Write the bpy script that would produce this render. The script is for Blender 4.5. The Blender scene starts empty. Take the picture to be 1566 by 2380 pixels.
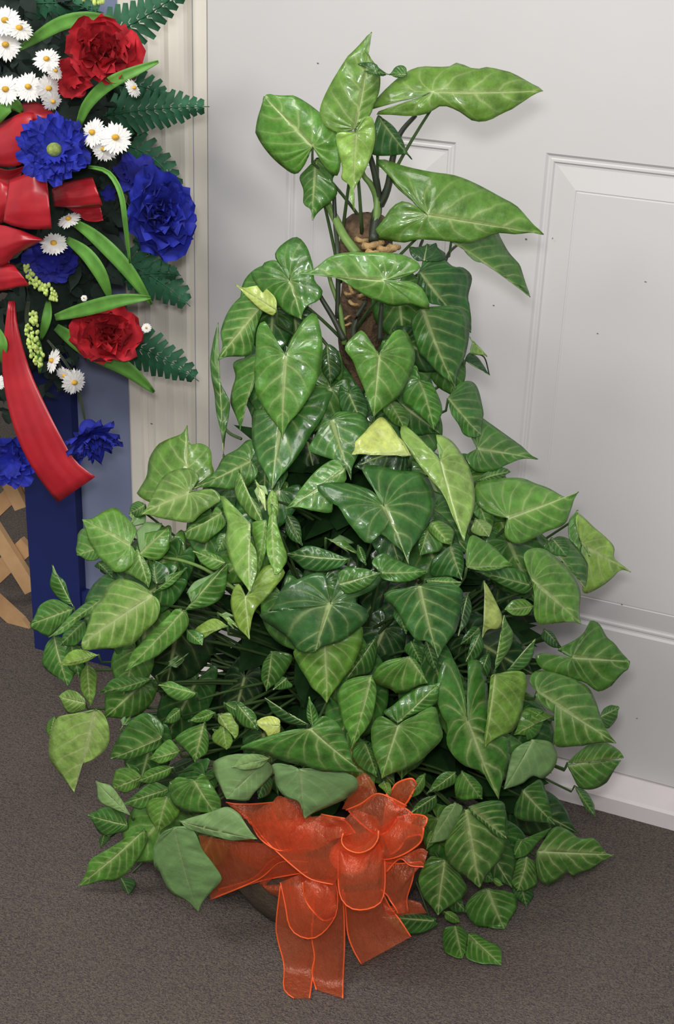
import bpy, bmesh, math, random
import mathutils.noise as mn
from mathutils import Vector, Matrix

# ------------------------------------------------------------------ camera
W, H, FOC = 1566, 2380, 3350.0
YAW, PITCH, ROLL = map(math.radians, (22.4, 25.2, 2.1))
CAM = Vector((0.907, -1.708, 1.220))
FWD = Vector((-math.sin(YAW)*math.cos(PITCH), math.cos(YAW)*math.cos(PITCH), -math.sin(PITCH)))
R0 = Vector((math.cos(YAW), math.sin(YAW), 0)); U0 = R0.cross(FWD)
RGT = math.cos(ROLL)*R0 + math.sin(ROLL)*U0
UPV = RGT.cross(FWD)
scene = bpy.context.scene
COL = scene.collection
cd = bpy.data.cameras.new('camera'); cam = bpy.data.objects.new('camera', cd); COL.objects.link(cam)
cd.lens = FOC/H*36.0; cd.sensor_width = 36.0
cam.matrix_world = Matrix(((RGT.x, UPV.x, -FWD.x, CAM.x), (RGT.y, UPV.y, -FWD.y, CAM.y), (RGT.z, UPV.z, -FWD.z, CAM.z), (0, 0, 0, 1)))
scene.camera = cam

# ------------------------------------------------------------------ light
scene.view_settings.view_transform = 'Standard'
scene.view_settings.look = 'None'
scene.view_settings.gamma = 1.0
scene.view_settings.exposure = 0.0
scene.view_settings.use_curve_mapping = False
world = bpy.data.worlds.new('room_light'); scene.world = world; world.use_nodes = True
world.node_tree.nodes['Background'].inputs[0].default_value = (1.0, 0.985, 0.97, 1)
world.node_tree.nodes['Background'].inputs[1].default_value = 0.38

def area(name, loc, target, size, power, color):
    d = bpy.data.lights.new(name, 'AREA'); d.shape = 'RECTANGLE'; d.size, d.size_y = size
    d.energy = power; d.color = color
    o = bpy.data.objects.new(name, d); COL.objects.link(o); o.location = loc
    o.rotation_euler = (Vector(target)-Vector(loc)).to_track_quat('-Z', 'Y').to_euler()
    return o
area('ceiling_tube_light', (-0.6, -1.9, 2.7), (0.2, 0.0, 0.5), (1.3, 0.5), 40, (1.0, 0.975, 0.94))
area('ceiling_tube_light', (1.3, -2.6, 2.7), (0.4, 0.0, 0.4), (1.3, 0.6), 27, (1.0, 0.975, 0.95))
area('camera_flash', (0.88, -1.72, 1.33), (0.3, 0.0, 0.45), (0.12, 0.08), 9, (1.0, 0.99, 1.0))

# ------------------------------------------------------------------ helpers
def ray(x, y): return FWD + RGT*((x-W/2)/FOC) - UPV*((y-H/2)/FOC)
def at_depth(x, y, t): return CAM + ray(x, y)*t
def t_y(x, y, Y):
    return (Y-CAM.y)/ray(x, y).y
def at_y(x, y, Y): return at_depth(x, y, t_y(x, y, Y))
FH = Vector((FWD.x, FWD.y, 0)).normalized(); RH = Vector((FH.y, -FH.x, 0))

def tag(o, label=None, cat=None, group=None, kind=None):
    if label: o['label'] = label
    if cat: o['category'] = cat
    if group: o['group'] = group
    if kind: o['kind'] = kind
    return o
def empty(name, loc, label, cat):
    o = bpy.data.objects.new(name, None); COL.objects.link(o); o.location = loc
    o.empty_display_size = 0.05
    return tag(o, label, cat)
def link(name, me, parent=None, loc=None):
    o = bpy.data.objects.new(name, me); COL.objects.link(o)
    if parent is not None:
        o.parent = parent
        base = Vector((0, 0, 0)); p = parent
        while p is not None: base += p.location; p = p.parent
        o.location = -base
    return o
def mesh(name, verts, faces, mats, uvs=None, smooth=True):
    me = bpy.data.meshes.new(name); me.from_pydata([tuple(v) for v in verts], [], faces)
    for m in (mats if isinstance(mats, (list, tuple)) else [mats]): me.materials.append(m)
    if smooth: me.polygons.foreach_set('use_smooth', [True]*len(me.polygons))
    if uvs:
        ul = me.uv_layers.new(name='UVMap')
        flat = []
        for l in me.loops: flat += uvs[l.vertex_index]
        ul.data.foreach_set('uv', flat)
    me.update()
    return me
class MB:
    def __init__(s): s.v = []; s.f = []
    def add(s, vs, fs):
        n = len(s.v); s.v += [Vector(v) for v in vs]; s.f += [tuple(i+n for i in f) for f in fs]; return s
    def box(s, x0, x1, y0, y1, z0, z1):
        v = [(x, y, z) for x in (x0, x1) for y in (y0, y1) for z in (z0, z1)]
        return s.add(v, [(0, 1, 3, 2), (4, 6, 7, 5), (0, 4, 5, 1), (2, 3, 7, 6), (0, 2, 6, 4), (1, 5, 7, 3)])
    def tube(s, pts, r0, r1=None, n=6):
        r1 = r0 if r1 is None else r1; pts = [Vector(p) for p in pts]; vs = []; m = len(pts)
        up = Vector((0.3, 0.2, 1)).normalized()
        for i, p in enumerate(pts):
            d = (pts[min(i+1, m-1)]-pts[max(i-1, 0)]).normalized()
            a = d.cross(up)
            if a.length < 1e-4: a = d.cross(Vector((1, 0, 0)))
            a.normalize(); b = d.cross(a); r = r0+(r1-r0)*i/(m-1)
            for k in range(n):
                t = 2*math.pi*k/n; vs.append(p+a*(r*math.cos(t))+b*(r*math.sin(t)))
        fs = [(i*n+k, i*n+(k+1) % n, (i+1)*n+(k+1) % n, (i+1)*n+k) for i in range(m-1) for k in range(n)]
        fs += [tuple(range(n-1, -1, -1)), tuple(range((m-1)*n, m*n))]
        return s.add(vs, fs)
    def ball(s, c, r, sc=(1, 1, 1), nu=8, nv=5):
        vs = [Vector(c)+Vector((0, 0, r*sc[2]))]
        for j in range(1, nv):
            ph = math.pi*j/nv
            for i in range(nu):
                th = 2*math.pi*i/nu
                vs.append(Vector(c)+Vector((r*sc[0]*math.sin(ph)*math.cos(th), r*sc[1]*math.sin(ph)*math.sin(th), r*sc[2]*math.cos(ph))))
        vs.append(Vector(c)-Vector((0, 0, r*sc[2])))
        fs = [(0, 1+i, 1+(i+1) % nu) for i in range(nu)]
        for j in range(nv-2):
            fs += [(1+j*nu+i, 1+(j+1)*nu+i, 1+(j+1)*nu+(i+1) % nu, 1+j*nu+(i+1) % nu) for i in range(nu)]
        e = len(vs)-1; b = 1+(nv-2)*nu
        fs += [(e, b+(i+1) % nu, b+i) for i in range(nu)]
        return s.add(vs, fs)
    def lathe(s, c, prof, n=32):
        vs = []; m = len(prof)
        for r, z in prof:
            for k in range(n):
                t = 2*math.pi*k/n; vs.append((c[0]+r*math.cos(t), c[1]+r*math.sin(t), z))
        fs = [(i*n+k, i*n+(k+1) % n, (i+1)*n+(k+1) % n, (i+1)*n+k) for i in range(m-1) for k in range(n)]
        return s.add(vs, fs)
    def build(s, name, mat, parent=None, smooth=True):
        return link(name, mesh(name, s.v, s.f, mat, smooth=smooth), parent)
def crom(pts, sub=6):
    out = []
    n = len(pts)
    for i in range(n-1):
        p0 = pts[max(i-1, 0)]; p1 = pts[i]; p2 = pts[i+1]; p3 = pts[min(i+2, n-1)]
        for k in range(sub):
            t = k/sub
            out.append(0.5*((2*p1)+(p2-p0)*t+(2*p0-5*p1+4*p2-p3)*t*t+(3*p1-p0-3*p2+p3)*t**3))
    out.append(pts[-1].copy()); return out
def resample(pts, n):
    d = [0.0]
    for i in range(1, len(pts)): d.append(d[-1]+(pts[i]-pts[i-1]).length)
    L = d[-1]; out = []; j = 0
    for i in range(n+1):
        s = L*i/n
        while j < len(d)-2 and d[j+1] < s: j += 1
        w = (s-d[j])/max(d[j+1]-d[j], 1e-9); out.append(pts[j].lerp(pts[j+1], min(max(w, 0), 1)))
    return out

# ------------------------------------------------------------------ materials
def new_mat(name):
    m = bpy.data.materials.new(name); m.use_nodes = True
    nt = m.node_tree; b = nt.nodes['Principled BSDF']; return m, nt, b
def s2l(c): return tuple(((v/255)/12.92 if v/255 <= .04045 else ((v/255+.055)/1.055)**2.4) for v in c)+(1,)
def N(nt, t, **kw):
    n = nt.nodes.new(t)
    for k, v in kw.items(): setattr(n, k, v)
    return n
def mth(nt, op, a, b=None, c=None, clamp=False):
    n = nt.nodes.new('ShaderNodeMath'); n.operation = op; n.use_clamp = clamp
    for i, x in enumerate((a, b, c)):
        if x is None: continue
        if isinstance(x, (int, float)): n.inputs[i].default_value = x
        else: nt.links.new(x, n.inputs[i])
    return n.outputs[0]
def mixc(nt, f, a, b, blend='MIX'):
    n = nt.nodes.new('ShaderNodeMix'); n.data_type = 'RGBA'; n.blend_type = blend
    for i, x in ((0, f), (6, a), (7, b)):
        if isinstance(x, (int, float)): n.inputs[i].default_value = x
        elif isinstance(x, tuple): n.inputs[i].default_value = x
        else: nt.links.new(x, n.inputs[i])
    return n.outputs[2]
def noise(nt, scale, detail=3, rough=.55, vec=None):
    n = nt.nodes.new('ShaderNodeTexNoise'); n.inputs['Scale'].default_value = scale
    n.inputs['Detail'].default_value = detail; n.inputs['Roughness'].default_value = rough
    if vec is None:
        g = nt.nodes.new('ShaderNodeNewGeometry'); vec = g.outputs['Position']
    nt.links.new(vec, n.inputs['Vector']); return n.outputs['Fac']
def ramp(nt, f, stops):
    n = nt.nodes.new('ShaderNodeValToRGB'); cr = n.color_ramp
    while len(cr.elements) > 1: cr.elements.remove(cr.elements[-1])
    cr.elements[0].position = stops[0][0]; cr.elements[0].color = stops[0][1]
    for p, c in stops[1:]:
        e = cr.elements.new(p); e.color = c
    nt.links.new(f, n.inputs[0]); return n.outputs[0]
def bump(nt, b, h, strength, dist):
    n = nt.nodes.new('ShaderNodeBump'); n.inputs['Strength'].default_value = strength; n.inputs['Distance'].default_value = dist
    nt.links.new(h, n.inputs['Height']); nt.links.new(n.outputs[0], b.inputs['Normal'])
def simple(name, c, rough=.5, var=.12, scale=40, bmp=0, bd=.001, sheen=0, trans=0, bscale=None):
    m, nt, b = new_mat(name); c = s2l(c)
    f = noise(nt, scale)
    lo = tuple(v*(1-var) for v in c[:3])+(1,); hi = tuple(min(1, v*(1+var)) for v in c[:3])+(1,)
    nt.links.new(ramp(nt, f, [(.3, lo), (.7, hi)]), b.inputs['Base Color'])
    b.inputs['Roughness'].default_value = rough
    if bmp: bump(nt, b, noise(nt, bscale or scale*4), bmp, bd)
    return m

M = {}
def leaf_material(name, under):
    m, nt, b = new_mat(name)
    oi = N(nt, 'ShaderNodeObjectInfo'); uv = N(nt, 'ShaderNodeUVMap'); sp = N(nt, 'ShaderNodeSeparateXYZ')
    nt.links.new(uv.outputs[0], sp.inputs[0]); u, v = sp.outputs[0], sp.outputs[1]
    g = N(nt, 'ShaderNodeNewGeometry')
    nz = noise(nt, 60, 4, .7); nz2 = noise(nt, 240, 2, .7); nzl = noise(nt, 38, 2, .5)
    # side veins: eleven per half, leaving the midrib and running to the margin
    uu = mth(nt, 'ADD', mth(nt, 'MULTIPLY', u, 10.0), mth(nt, 'MULTIPLY', mth(nt, 'SUBTRACT', nzl, .5), .55))
    uu = mth(nt, 'ADD', uu, mth(nt, 'MULTIPLY', mth(nt, 'MULTIPLY', v, v), .75))
    tri = mth(nt, 'ABSOLUTE', mth(nt, 'SUBTRACT', mth(nt, 'FRACT', uu), .5))        # 0 at the vein
    fade = mth(nt, 'SUBTRACT', 1.0, mth(nt, 'MULTIPLY', mth(nt, 'POWER', v, 1.5), .9))
    vein = mth(nt, 'MULTIPLY', mth(nt, 'SUBTRACT', 1.0, mth(nt, 'MULTIPLY', tri, 11.0), clamp=True), fade)
    halo = mth(nt, 'MULTIPLY', mth(nt, 'SUBTRACT', 1.0, mth(nt, 'MULTIPLY', tri, 3.4), clamp=True), fade)
    mid = mth(nt, 'SUBTRACT', 1.0, mth(nt, 'MULTIPLY', v, 13.0), clamp=True)
    mid = mth(nt, 'MULTIPLY', mid, 1.8, clamp=True)
    midh = mth(nt, 'SUBTRACT', 1.0, mth(nt, 'MULTIPLY', v, mth(nt, 'SUBTRACT', 5.0, mth(nt, 'MULTIPLY', oi.outputs['Alpha'], 2.2))), clamp=True)
    pale = oi.outputs['Alpha']
    base = oi.outputs['Color']
    hsv = N(nt, 'ShaderNodeHueSaturation'); nt.links.new(base, hsv.inputs['Color'])
    nt.links.new(ramp(nt, nz, [(.32, (.7,)*3+(1,)), (.68, (1.4,)*3+(1,))]), hsv.inputs['Value'])
    col = hsv.outputs[0]
    palec = mixc(nt, .7, base, s2l((170, 190, 116)))
    veinc = mixc(nt, .8, base, s2l((196, 212, 146)))
    hf = mth(nt, 'MULTIPLY', mth(nt, 'MAXIMUM', mth(nt, 'MULTIPLY', halo, .72), midh), mth(nt, 'MULTIPLY', pale, mth(nt, 'ADD', nz, .6)), clamp=True)
    col = mixc(nt, hf, col, palec)
    vf = mth(nt, 'MAXIMUM', mth(nt, 'MULTIPLY', vein, mth(nt, 'ADD', mth(nt, 'MULTIPLY', pale, .72), .07)),
             mth(nt, 'MULTIPLY', mid, mth(nt, 'ADD', mth(nt, 'MULTIPLY', pale, .45), .5)), clamp=True)
    col = mixc(nt, vf, col, veinc)
    if under:
        col = mixc(nt, .62, col, s2l((132, 164, 112)))
    nt.links.new(col, b.inputs['Base Color'])
    b.inputs['Roughness'].default_value = .5 if under else .36
    b.inputs['Specular IOR Level'].default_value = .4
    if not under:
        b.inputs['Coat Weight'].default_value = .45; b.inputs['Coat Roughness'].default_value = .12
    hgt = mth(nt, 'MULTIPLY', mth(nt, 'MULTIPLY', tri, fade), .35)
    hgt = mth(nt, 'ADD', hgt, mth(nt, 'ADD', mth(nt, 'MULTIPLY', nz2, .22), mth(nt, 'MULTIPLY', nzl, 2.2)))
    bump(nt, b, hgt, .8 if not under else .5, .0022)
    # thin leaf lets some light through
    tr = N(nt, 'ShaderNodeBsdfTranslucent'); nt.links.new(mixc(nt, .5, col, s2l((120, 170, 30))), tr.inputs[0])
    mx = N(nt, 'ShaderNodeMixShader'); mx.inputs[0].default_value = .12
    nt.links.new(b.outputs[0], mx.inputs[1]); nt.links.new(tr.outputs[0], mx.inputs[2])
    nt.links.new(mx.outputs[0], nt.nodes['Material Output'].inputs[0])
    return m
M['leaf'] = leaf_material('leaf_upper', False); M['leaf_under'] = leaf_material('leaf_under', True)
M['petiole'] = simple('petiole_green', (66, 92, 48), .45, .25, 30)
M['stem_dark'] = simple('stem_dark', (44, 52, 36), .5, .25, 30)
M['stem_green'] = simple('stem_green', (104, 136, 66), .45, .2, 60)
M['moss'] = simple('coir_pole', (92, 72, 52), .95, .5, 90, 1, .006, bscale=160)
M['husk'] = simple('dry_husk', (168, 138, 92), .8, .35, 90, .6, .003)
M['pot'] = simple('woven_pot', (84, 74, 60), .8, .3, 60, .6, .003)
M['soil'] = simple('soil', (38, 30, 24), 1, .4, 90, 1, .004)
M['door'] = simple('white_painted_door', (211, 209, 208), .42, .02, 5, .12, .0006, bscale=260)
M['casing'] = simple('cream_gloss_paint', (230, 224, 212), .35, .02, 6)
M['sill'] = simple('sill_paint', (236, 228, 228), .5, .05, 14)
M['wall'] = simple('pale_blue_wall', (128, 138, 168), .7, .04, 8, .15, .001)
M['navy'] = simple('navy_paint', (24, 38, 98), .55, .08, 8)
M['farwall'] = simple('far_wall_paint', (120, 124, 132), .8, .05, 4)
M['scuff'] = simple('scuff_mark', (120, 112, 108), .7, .2, 60)
M['wood'] = None
M['inner'] = simple('shade_toned_leaf', (24, 50, 20), .9, .4, 40)  # shade inside the plant is put into this dark leaf colour
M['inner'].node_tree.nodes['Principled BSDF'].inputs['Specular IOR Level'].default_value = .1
def carpet():
    m, nt, b = new_mat('grey_carpet')
    f1 = noise(nt, 420, 2, .7); f2 = noise(nt, 240, 3, .75); f3 = noise(nt, 4, 2)
    vz = nt.nodes.new('ShaderNodeTexVoronoi'); vz.inputs['Scale'].default_value = 620
    g = nt.nodes.new('ShaderNodeNewGeometry'); nt.links.new(g.outputs['Position'], vz.inputs['Vector'])
    sp = N(nt, 'ShaderNodeSeparateColor'); nt.links.new(vz.outputs['Color'], sp.inputs[0])
    c = ramp(nt, sp.outputs[0], [(.0, s2l((50, 44, 62))), (.3, s2l((88, 80, 84))), (.55, s2l((116, 106, 92))), (.8, s2l((134, 120, 110))), (1, s2l((108, 112, 92)))])
    c2 = ramp(nt, f2, [(.3, s2l((84, 74, 86))), (.7, s2l((130, 120, 102)))])
    c = mixc(nt, .38, c, c2)
    c = mixc(nt, .25, c, ramp(nt, f3, [(.3, s2l((92, 84, 82))), (.7, s2l((118, 110, 102)))]))
    nt.links.new(c, b.inputs['Base Color']); b.inputs['Roughness'].default_value = 1
    b.inputs['Specular IOR Level'].default_value = .1
    bump(nt, b, mth(nt, 'ADD', f1, f2), .9, .004)
    return m
M['carpet'] = carpet()
def wood():
    m, nt, b = new_mat('pine_slat')
    f = noise(nt, 14, 4)
    nt.links.new(ramp(nt, f, [(.3, s2l((172, 130, 88))), (.7, s2l((212, 172, 126)))]), b.inputs['Base Color'])
    b.inputs['Roughness'].default_value = .6
    return m
M['wood'] = wood()
def sheer(name, c, alpha, glossy):
    m, nt, b = new_mat(name)
    mp = N(nt, 'ShaderNodeMapping'); g = N(nt, 'ShaderNodeNewGeometry'); nt.links.new(g.outputs['Position'], mp.inputs[0]); mp.inputs['Scale'].default_value = (1.6, 1.6, .5)
    f = noise(nt, 70, 4, .65, mp.outputs[0])
    bn = N(nt, 'ShaderNodeBump'); bn.inputs['Strength'].default_value = .9; bn.inputs['Distance'].default_value = .004; nt.links.new(f, bn.inputs['Height'])
    d = N(nt, 'ShaderNodeBsdfDiffuse'); d.inputs[0].default_value = s2l(c)
    t = N(nt, 'ShaderNodeBsdfTranslucent'); t.inputs[0].default_value = s2l(c)
    gl = N(nt, 'ShaderNodeBsdfGlossy'); gl.inputs[0].default_value = s2l((255, 190, 170)); gl.inputs[1].default_value = .36
    for n in (d, t, gl): nt.links.new(bn.outputs[0], n.inputs['Normal'])
    tp = N(nt, 'ShaderNodeBsdfTransparent'); tp.inputs[0].default_value = s2l((255, 212, 190))
    a = N(nt, 'ShaderNodeMixShader'); a.inputs[0].default_value = .35
    nt.links.new(d.outputs[0], a.inputs[1]); nt.links.new(t.outputs[0], a.inputs[2])
    g2 = N(nt, 'ShaderNodeMixShader'); g2.inputs[0].default_value = glossy
    nt.links.new(a.outputs[0], g2.inputs[1]); nt.links.new(gl.outputs[0], g2.inputs[2])
    e = N(nt, 'ShaderNodeMixShader')
    # a sheer weave looks denser where it is seen at a slant
    lw = N(nt, 'ShaderNodeLayerWeight'); lw.inputs[0].default_value = .35
    nt.links.new(mth(nt, 'ADD', alpha-.1, mth(nt, 'ADD', mth(nt, 'MULTIPLY', f, .2), mth(nt, 'MULTIPLY', lw.outputs['Facing'], .35)), clamp=True), e.inputs[0])
    nt.links.new(tp.outputs[0], e.inputs[1]); nt.links.new(g2.outputs[0], e.inputs[2])
    nt.links.new(e.outputs[0], nt.nodes['Material Output'].inputs[0])
    return m
M['organza'] = sheer('orange_organza', (252, 122, 74), .34, .24)
M['organza_wire'] = simple('orange_ribbon_wire', (232, 98, 46), .4, .1, 60)
def satin():
    m, nt, b = new_mat('red_satin')
    f = noise(nt, 30, 3)
    nt.links.new(ramp(nt, f, [(.3, s2l((168, 24, 38))), (.7, s2l((190, 34, 46)))]), b.inputs['Base Color'])
    b.inputs['Roughness'].default_value = .36; b.inputs['Specular IOR Level'].default_value = .7
    return m
M['satin'] = satin()
M['red_petal'] = simple('red_silk_petal', (176, 22, 36), .8, .35, 60)
M['blue_petal'] = simple('blue_silk_petal', (30, 42, 156), .8, .4, 60)
M['navy_petal'] = simple('dark_blue_silk_petal', (26, 30, 130), .8, .4, 60)
M['daisy'] = simple('white_daisy_petal', (236, 234, 230), .7, .05, 60)
M['daisy_eye'] = simple('yellow_daisy_eye', (226, 176, 62), .8, .2, 200, .5, .002)
M['lime_eye'] = simple('lime_eye', (150, 168, 84), .8, .3, 200, .6, .003)
M['fern'] = simple('fern_silk', (36, 92, 62), .7, .3, 60)
M['strap_leaf'] = simple('strap_leaf', (92, 148, 58), .55, .25, 40)
M['dark_leaf'] = simple('dark_backing_leaf', (26, 44, 34), .8, .45, 40)
M['lime_bud'] = simple('pale_green_bud', (196, 218, 120), .7, .2, 90)
M['wire'] = simple('hanging_wire', (60, 70, 50), .5, .1, 30)

# ================================================================== the setting
def struct(o): o['kind'] = 'structure'; return o
struct(MB().box(-2.2, 2.2, -2.6, 2.6, -0.02, 0.0).build('floor', M['carpet'], smooth=False))
struct(MB().box(-0.312, -0.022, 0.0, 0.10, 0.0, 2.4).build('wall_left', M['wall'], smooth=False))
struct(MB().box(0.905, 2.2, 0.0, 0.10, 0.0, 2.4).build('wall_right', M['wall'], smooth=False))
struct(MB().box(-0.022, 0.905, 0.0, 0.10, 2.12, 2.4).build('wall_above', M['wall'], smooth=False))
struct(MB().box(-2.2, 2.2, 2.5, 2.6, 0.0, 2.4).build('wall_far', M['farwall'], smooth=False))
struct(MB().box(-0.314, -0.222, -0.018, 0.11, 0.0, 2.4).build('trim_1', M['navy'], smooth=False))
struct(MB().box(-0.222, -0.124, -0.014, 0.0, 0.0, 0.125).build('baseboard_left', M['navy'], smooth=False))
# door casing: one moulded profile up each side and over the head
prof = [(-.121, 0), (-.121, -.019), (-.118, -.021), (-.101, -.021), (-.099, -.0165), (-.092, -.0165), (-.090, -.019), (-.082, -.019),
        (-.080, -.0145), (-.062, -.0125), (-.059, -.0175), (-.054, -.0175), (-.051, -.0115), (-.036, -.0105), (-.034, -.0145), (-.027, -.0145), (-.024, -.010), (-.022, .002), (-.022, .004)]
def casing(flip):
    mb = MB(); n = len(prof); fx = (lambda x: x) if not flip else (lambda x: .845-x)
    vs = [(fx(x), y, z) for z in (0, 2.16) for x, y in prof]
    mb.add(vs, [(i, i+1, n+i+1, n+i) for i in range(n-1)]+[tuple(range(n)), tuple(range(2*n-1, n-1, -1))])
    return mb
struct(casing(False).build('trim_2', M['casing'], smooth=False)); struct(casing(True).build('trim_3', M['casing'], smooth=False))
mb = MB(); n = len(prof)
vs = [(x, y, 2.045-px_) for x in (-.022, .867) for px_, y in prof]
struct(mb.add(vs, [(i, i+1, n+i+1, n+i) for i in range(n-1)]).build('trim_4', M['casing'], smooth=False))
# jambs and sill
struct(MB().box(-.022, -.002, .001, .09, 0, 2.06).build('trim_5', M['casing'], smooth=False))
struct(MB().box(.847, .867, .001, .09, 0, 2.06).build('trim_6', M['casing'], smooth=False))
mb = MB()
pr = [(-.040, 0), (-.040, .024), (-.037, .028), (-.002, .040), (.05, .040), (.05, 0)]
vs = [(x, y, z) for x in (-.0215, .8465) for y, z in pr]
struct(mb.add(vs, [(i, (i+1) % 6, 6+(i+1) % 6, 6+i) for i in range(6)]+[tuple(range(5, -1, -1)), tuple(range(6, 12))]).build('trim_7', M['sill'], smooth=False))

# door: flat face with embossed panels (rings of moulding)
DX0, DX1, DZ0, DZ1 = 0.0, 0.845, 0.042, 2.04
cols = [(0.114, 0.343), (0.457, 0.731)]
rows = [(0.262, 0.882), (1.065, 1.60), (1.72, 1.93)]
door = empty('door_1', (0, 0, 0.042), None, None); door['kind'] = 'structure'
mb = MB()
xs = [DX0, cols[0][0], cols[0][1], cols[1][0], cols[1][1], DX1]
zs = [DZ0, rows[0][0], rows[0][1], rows[1][0], rows[1][1], rows[2][0], rows[2][1], DZ1]
vid = {}
for i, x in enumerate(xs):
    for j, z in enumerate(zs): vid[i, j] = len(mb.v); mb.v.append(Vector((x, 0, z)))
for i in range(5):
    for j in range(7):
        if i in (1, 3) and j in (1, 3, 5): continue
        mb.f.append((vid[i, j], vid[i+1, j], vid[i+1, j+1], vid[i, j+1]))
b0 = len(mb.v); mb.v += [Vector((x, y, z)) for x in (DX0, DX1) for y in (0, .04) for z in (DZ0, DZ1)]
mb.f += [(b0, b0+1, b0+3, b0+2), (b0+4, b0+6, b0+7, b0+5), (b0, b0+2, b0+6, b0+4), (b0+1, b0+5, b0+7, b0+3), (b0+2, b0+3, b0+7, b0+6)]
link('slab', mesh('slab', mb.v, mb.f, M['door'], smooth=False), door)
RING = [(0, 0), (.003, .0026), (.0055, .0030), (.0070, .0018), (.0095, .0018), (.0115, .0040), (.014, .0043), (.0405, .0002), (.0412, .0010), (.0424, .0010), (.0432, .0004)]
for (x0, x1) in cols:
    for (z0, z1) in rows:
        mb = MB()
        for k, (ins, dy) in enumerate(RING):
            mb.v += [Vector((x0+ins, dy, z0+ins)), Vector((x1-ins, dy, z0+ins)), Vector((x1-ins, dy, z1-ins)), Vector((x0+ins, dy, z1-ins))]
        for k in range(len(RING)-1):
            a = k*4
            mb.f += [(a+q, a+(q+1) % 4, a+4+(q+1) % 4, a+4+q) for q in range(4)]
        a = (len(RING)-1)*4; mb.f.append((a, a+1, a+2, a+3))
        link('door_panel', mesh('door_panel', mb.v, mb.f, M['door'], smooth=False), door)
mb = MB(); rnd = random.Random(3)
for (x, y, r) in [(1147, 710, 2.5), (1284, 554, 2), (738, 147, 2.5), (1222, 556, 3), (1445, 1405, 2.5), (352, 985, 3), (1388, 775, 2), (1360, 1600, 2), (1480, 1670, 2), (1500, 655, 2)]:
    c = at_y(x, y, -.0004 if x > 480 else -.0195)
    rr = r/1750; k0 = len(mb.v); pp = [c+Vector((rr*math.cos(t)*rnd.uniform(.6, 1.5), 0, rr*.7*math.sin(t))) for t in [i*math.pi/3 for i in range(6)]]
    mb.v += pp; mb.f.append(tuple(range(k0, k0+6)))
o = link('scuff', mesh('scuff', mb.v, mb.f, M['scuff'], smooth=False), door); o['kind'] = 'stuff'

# folding lattice of pine slats on the carpet, at the far left beyond the wall end
LAT = empty('wooden_lattice', tuple(at_y(20, 1440, .05)*1.0), 'pale pine lattice of crossed diagonal slats standing on the carpet at the left edge', 'lattice')
LAT.location.z = 0
def slat(a, b, w, Y, th=.010, point=False):
    A = at_y(*a, Y); B = at_y(*b, Y)
    d = (B-A).normalized(); nrm = Vector((-d.z, 0, d.x))
    out = [(0, -1), (0, 1)]; L = (B-A).length
    prof = [A-nrm*w/2, A+nrm*w/2]
    if point:
        e = [B-d*w*.9+nrm*w/2, B-d*w*.25+nrm*w*.32, B+nrm*w*.05, B-d*w*.05-nrm*w*.2, B-d*w*.5-nrm*w/2]
    else: e = [B+nrm*w/2, B-nrm*w/2]
    ring = prof+e; n = len(ring); mb = MB()
    mb.add([p+Vector((0, dy, 0)) for dy in (-th/2, th/2) for p in ring], [tuple(range(n-1, -1, -1)), tuple(range(n, 2*n))]+[(i, (i+1) % n, n+(i+1) % n, n+i) for i in range(n)])
    return mb.build('slat', M['wood'], LAT, smooth=False)
slat((-150, 1010), (76, 1372), .030, .036); slat((-160, 1260), (74, 1473), .030, .036, point=True)
slat((-160, 1480), (66, 1265), .030, .050)
slat((-90, 1260), (58, 1120), .026, .050); slat((-60, 960), (52, 1180), .026, .036)
slat((-230, 1450), (-120, 1560), .030, .036, point=True)

# ================================================================== arrowhead plant
AX = Vector((0.345, -0.290, 0))
RT = [(-200, .10), (0, .10), (500, .085), (600, .15), (800, .165), (1000, .18), (1150, .26), (1300, .33), (1500, .37), (1800, .37), (2000, .33), (2250, .24), (2500, .2)]
def rad(y):
    for (a, ra), (b, rb) in zip(RT, RT[1:]):
        if y <= b: return ra+(rb-ra)*max(0, (y-a)/(b-a))
    return .2
def t_bush(x, y):
    d = ray(x, y); dn = d.dot(FH); t0 = (AX-CAM).dot(FH)/dn
    P = CAM+d*t0; dx = (P-AX).dot(RH); R = rad(y)
    k = max(0, 1-(dx/R)**2)
    return t0-.62*R*k/dn
PL = empty('arrowhead_plant', (AX.x, AX.y, 0), 'large bushy potted arrowhead vine with pale-veined green leaves, standing before the white door', 'plant')
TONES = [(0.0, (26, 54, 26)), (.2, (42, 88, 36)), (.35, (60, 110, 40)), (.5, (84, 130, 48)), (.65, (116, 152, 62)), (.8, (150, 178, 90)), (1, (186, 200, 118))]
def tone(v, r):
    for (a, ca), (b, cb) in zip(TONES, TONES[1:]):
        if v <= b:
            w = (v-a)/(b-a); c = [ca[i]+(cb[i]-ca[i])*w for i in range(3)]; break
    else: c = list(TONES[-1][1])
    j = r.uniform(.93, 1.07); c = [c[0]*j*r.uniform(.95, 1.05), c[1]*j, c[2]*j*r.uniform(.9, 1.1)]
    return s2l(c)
NJ, NK = 34, 7
LEAVES = []
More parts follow.
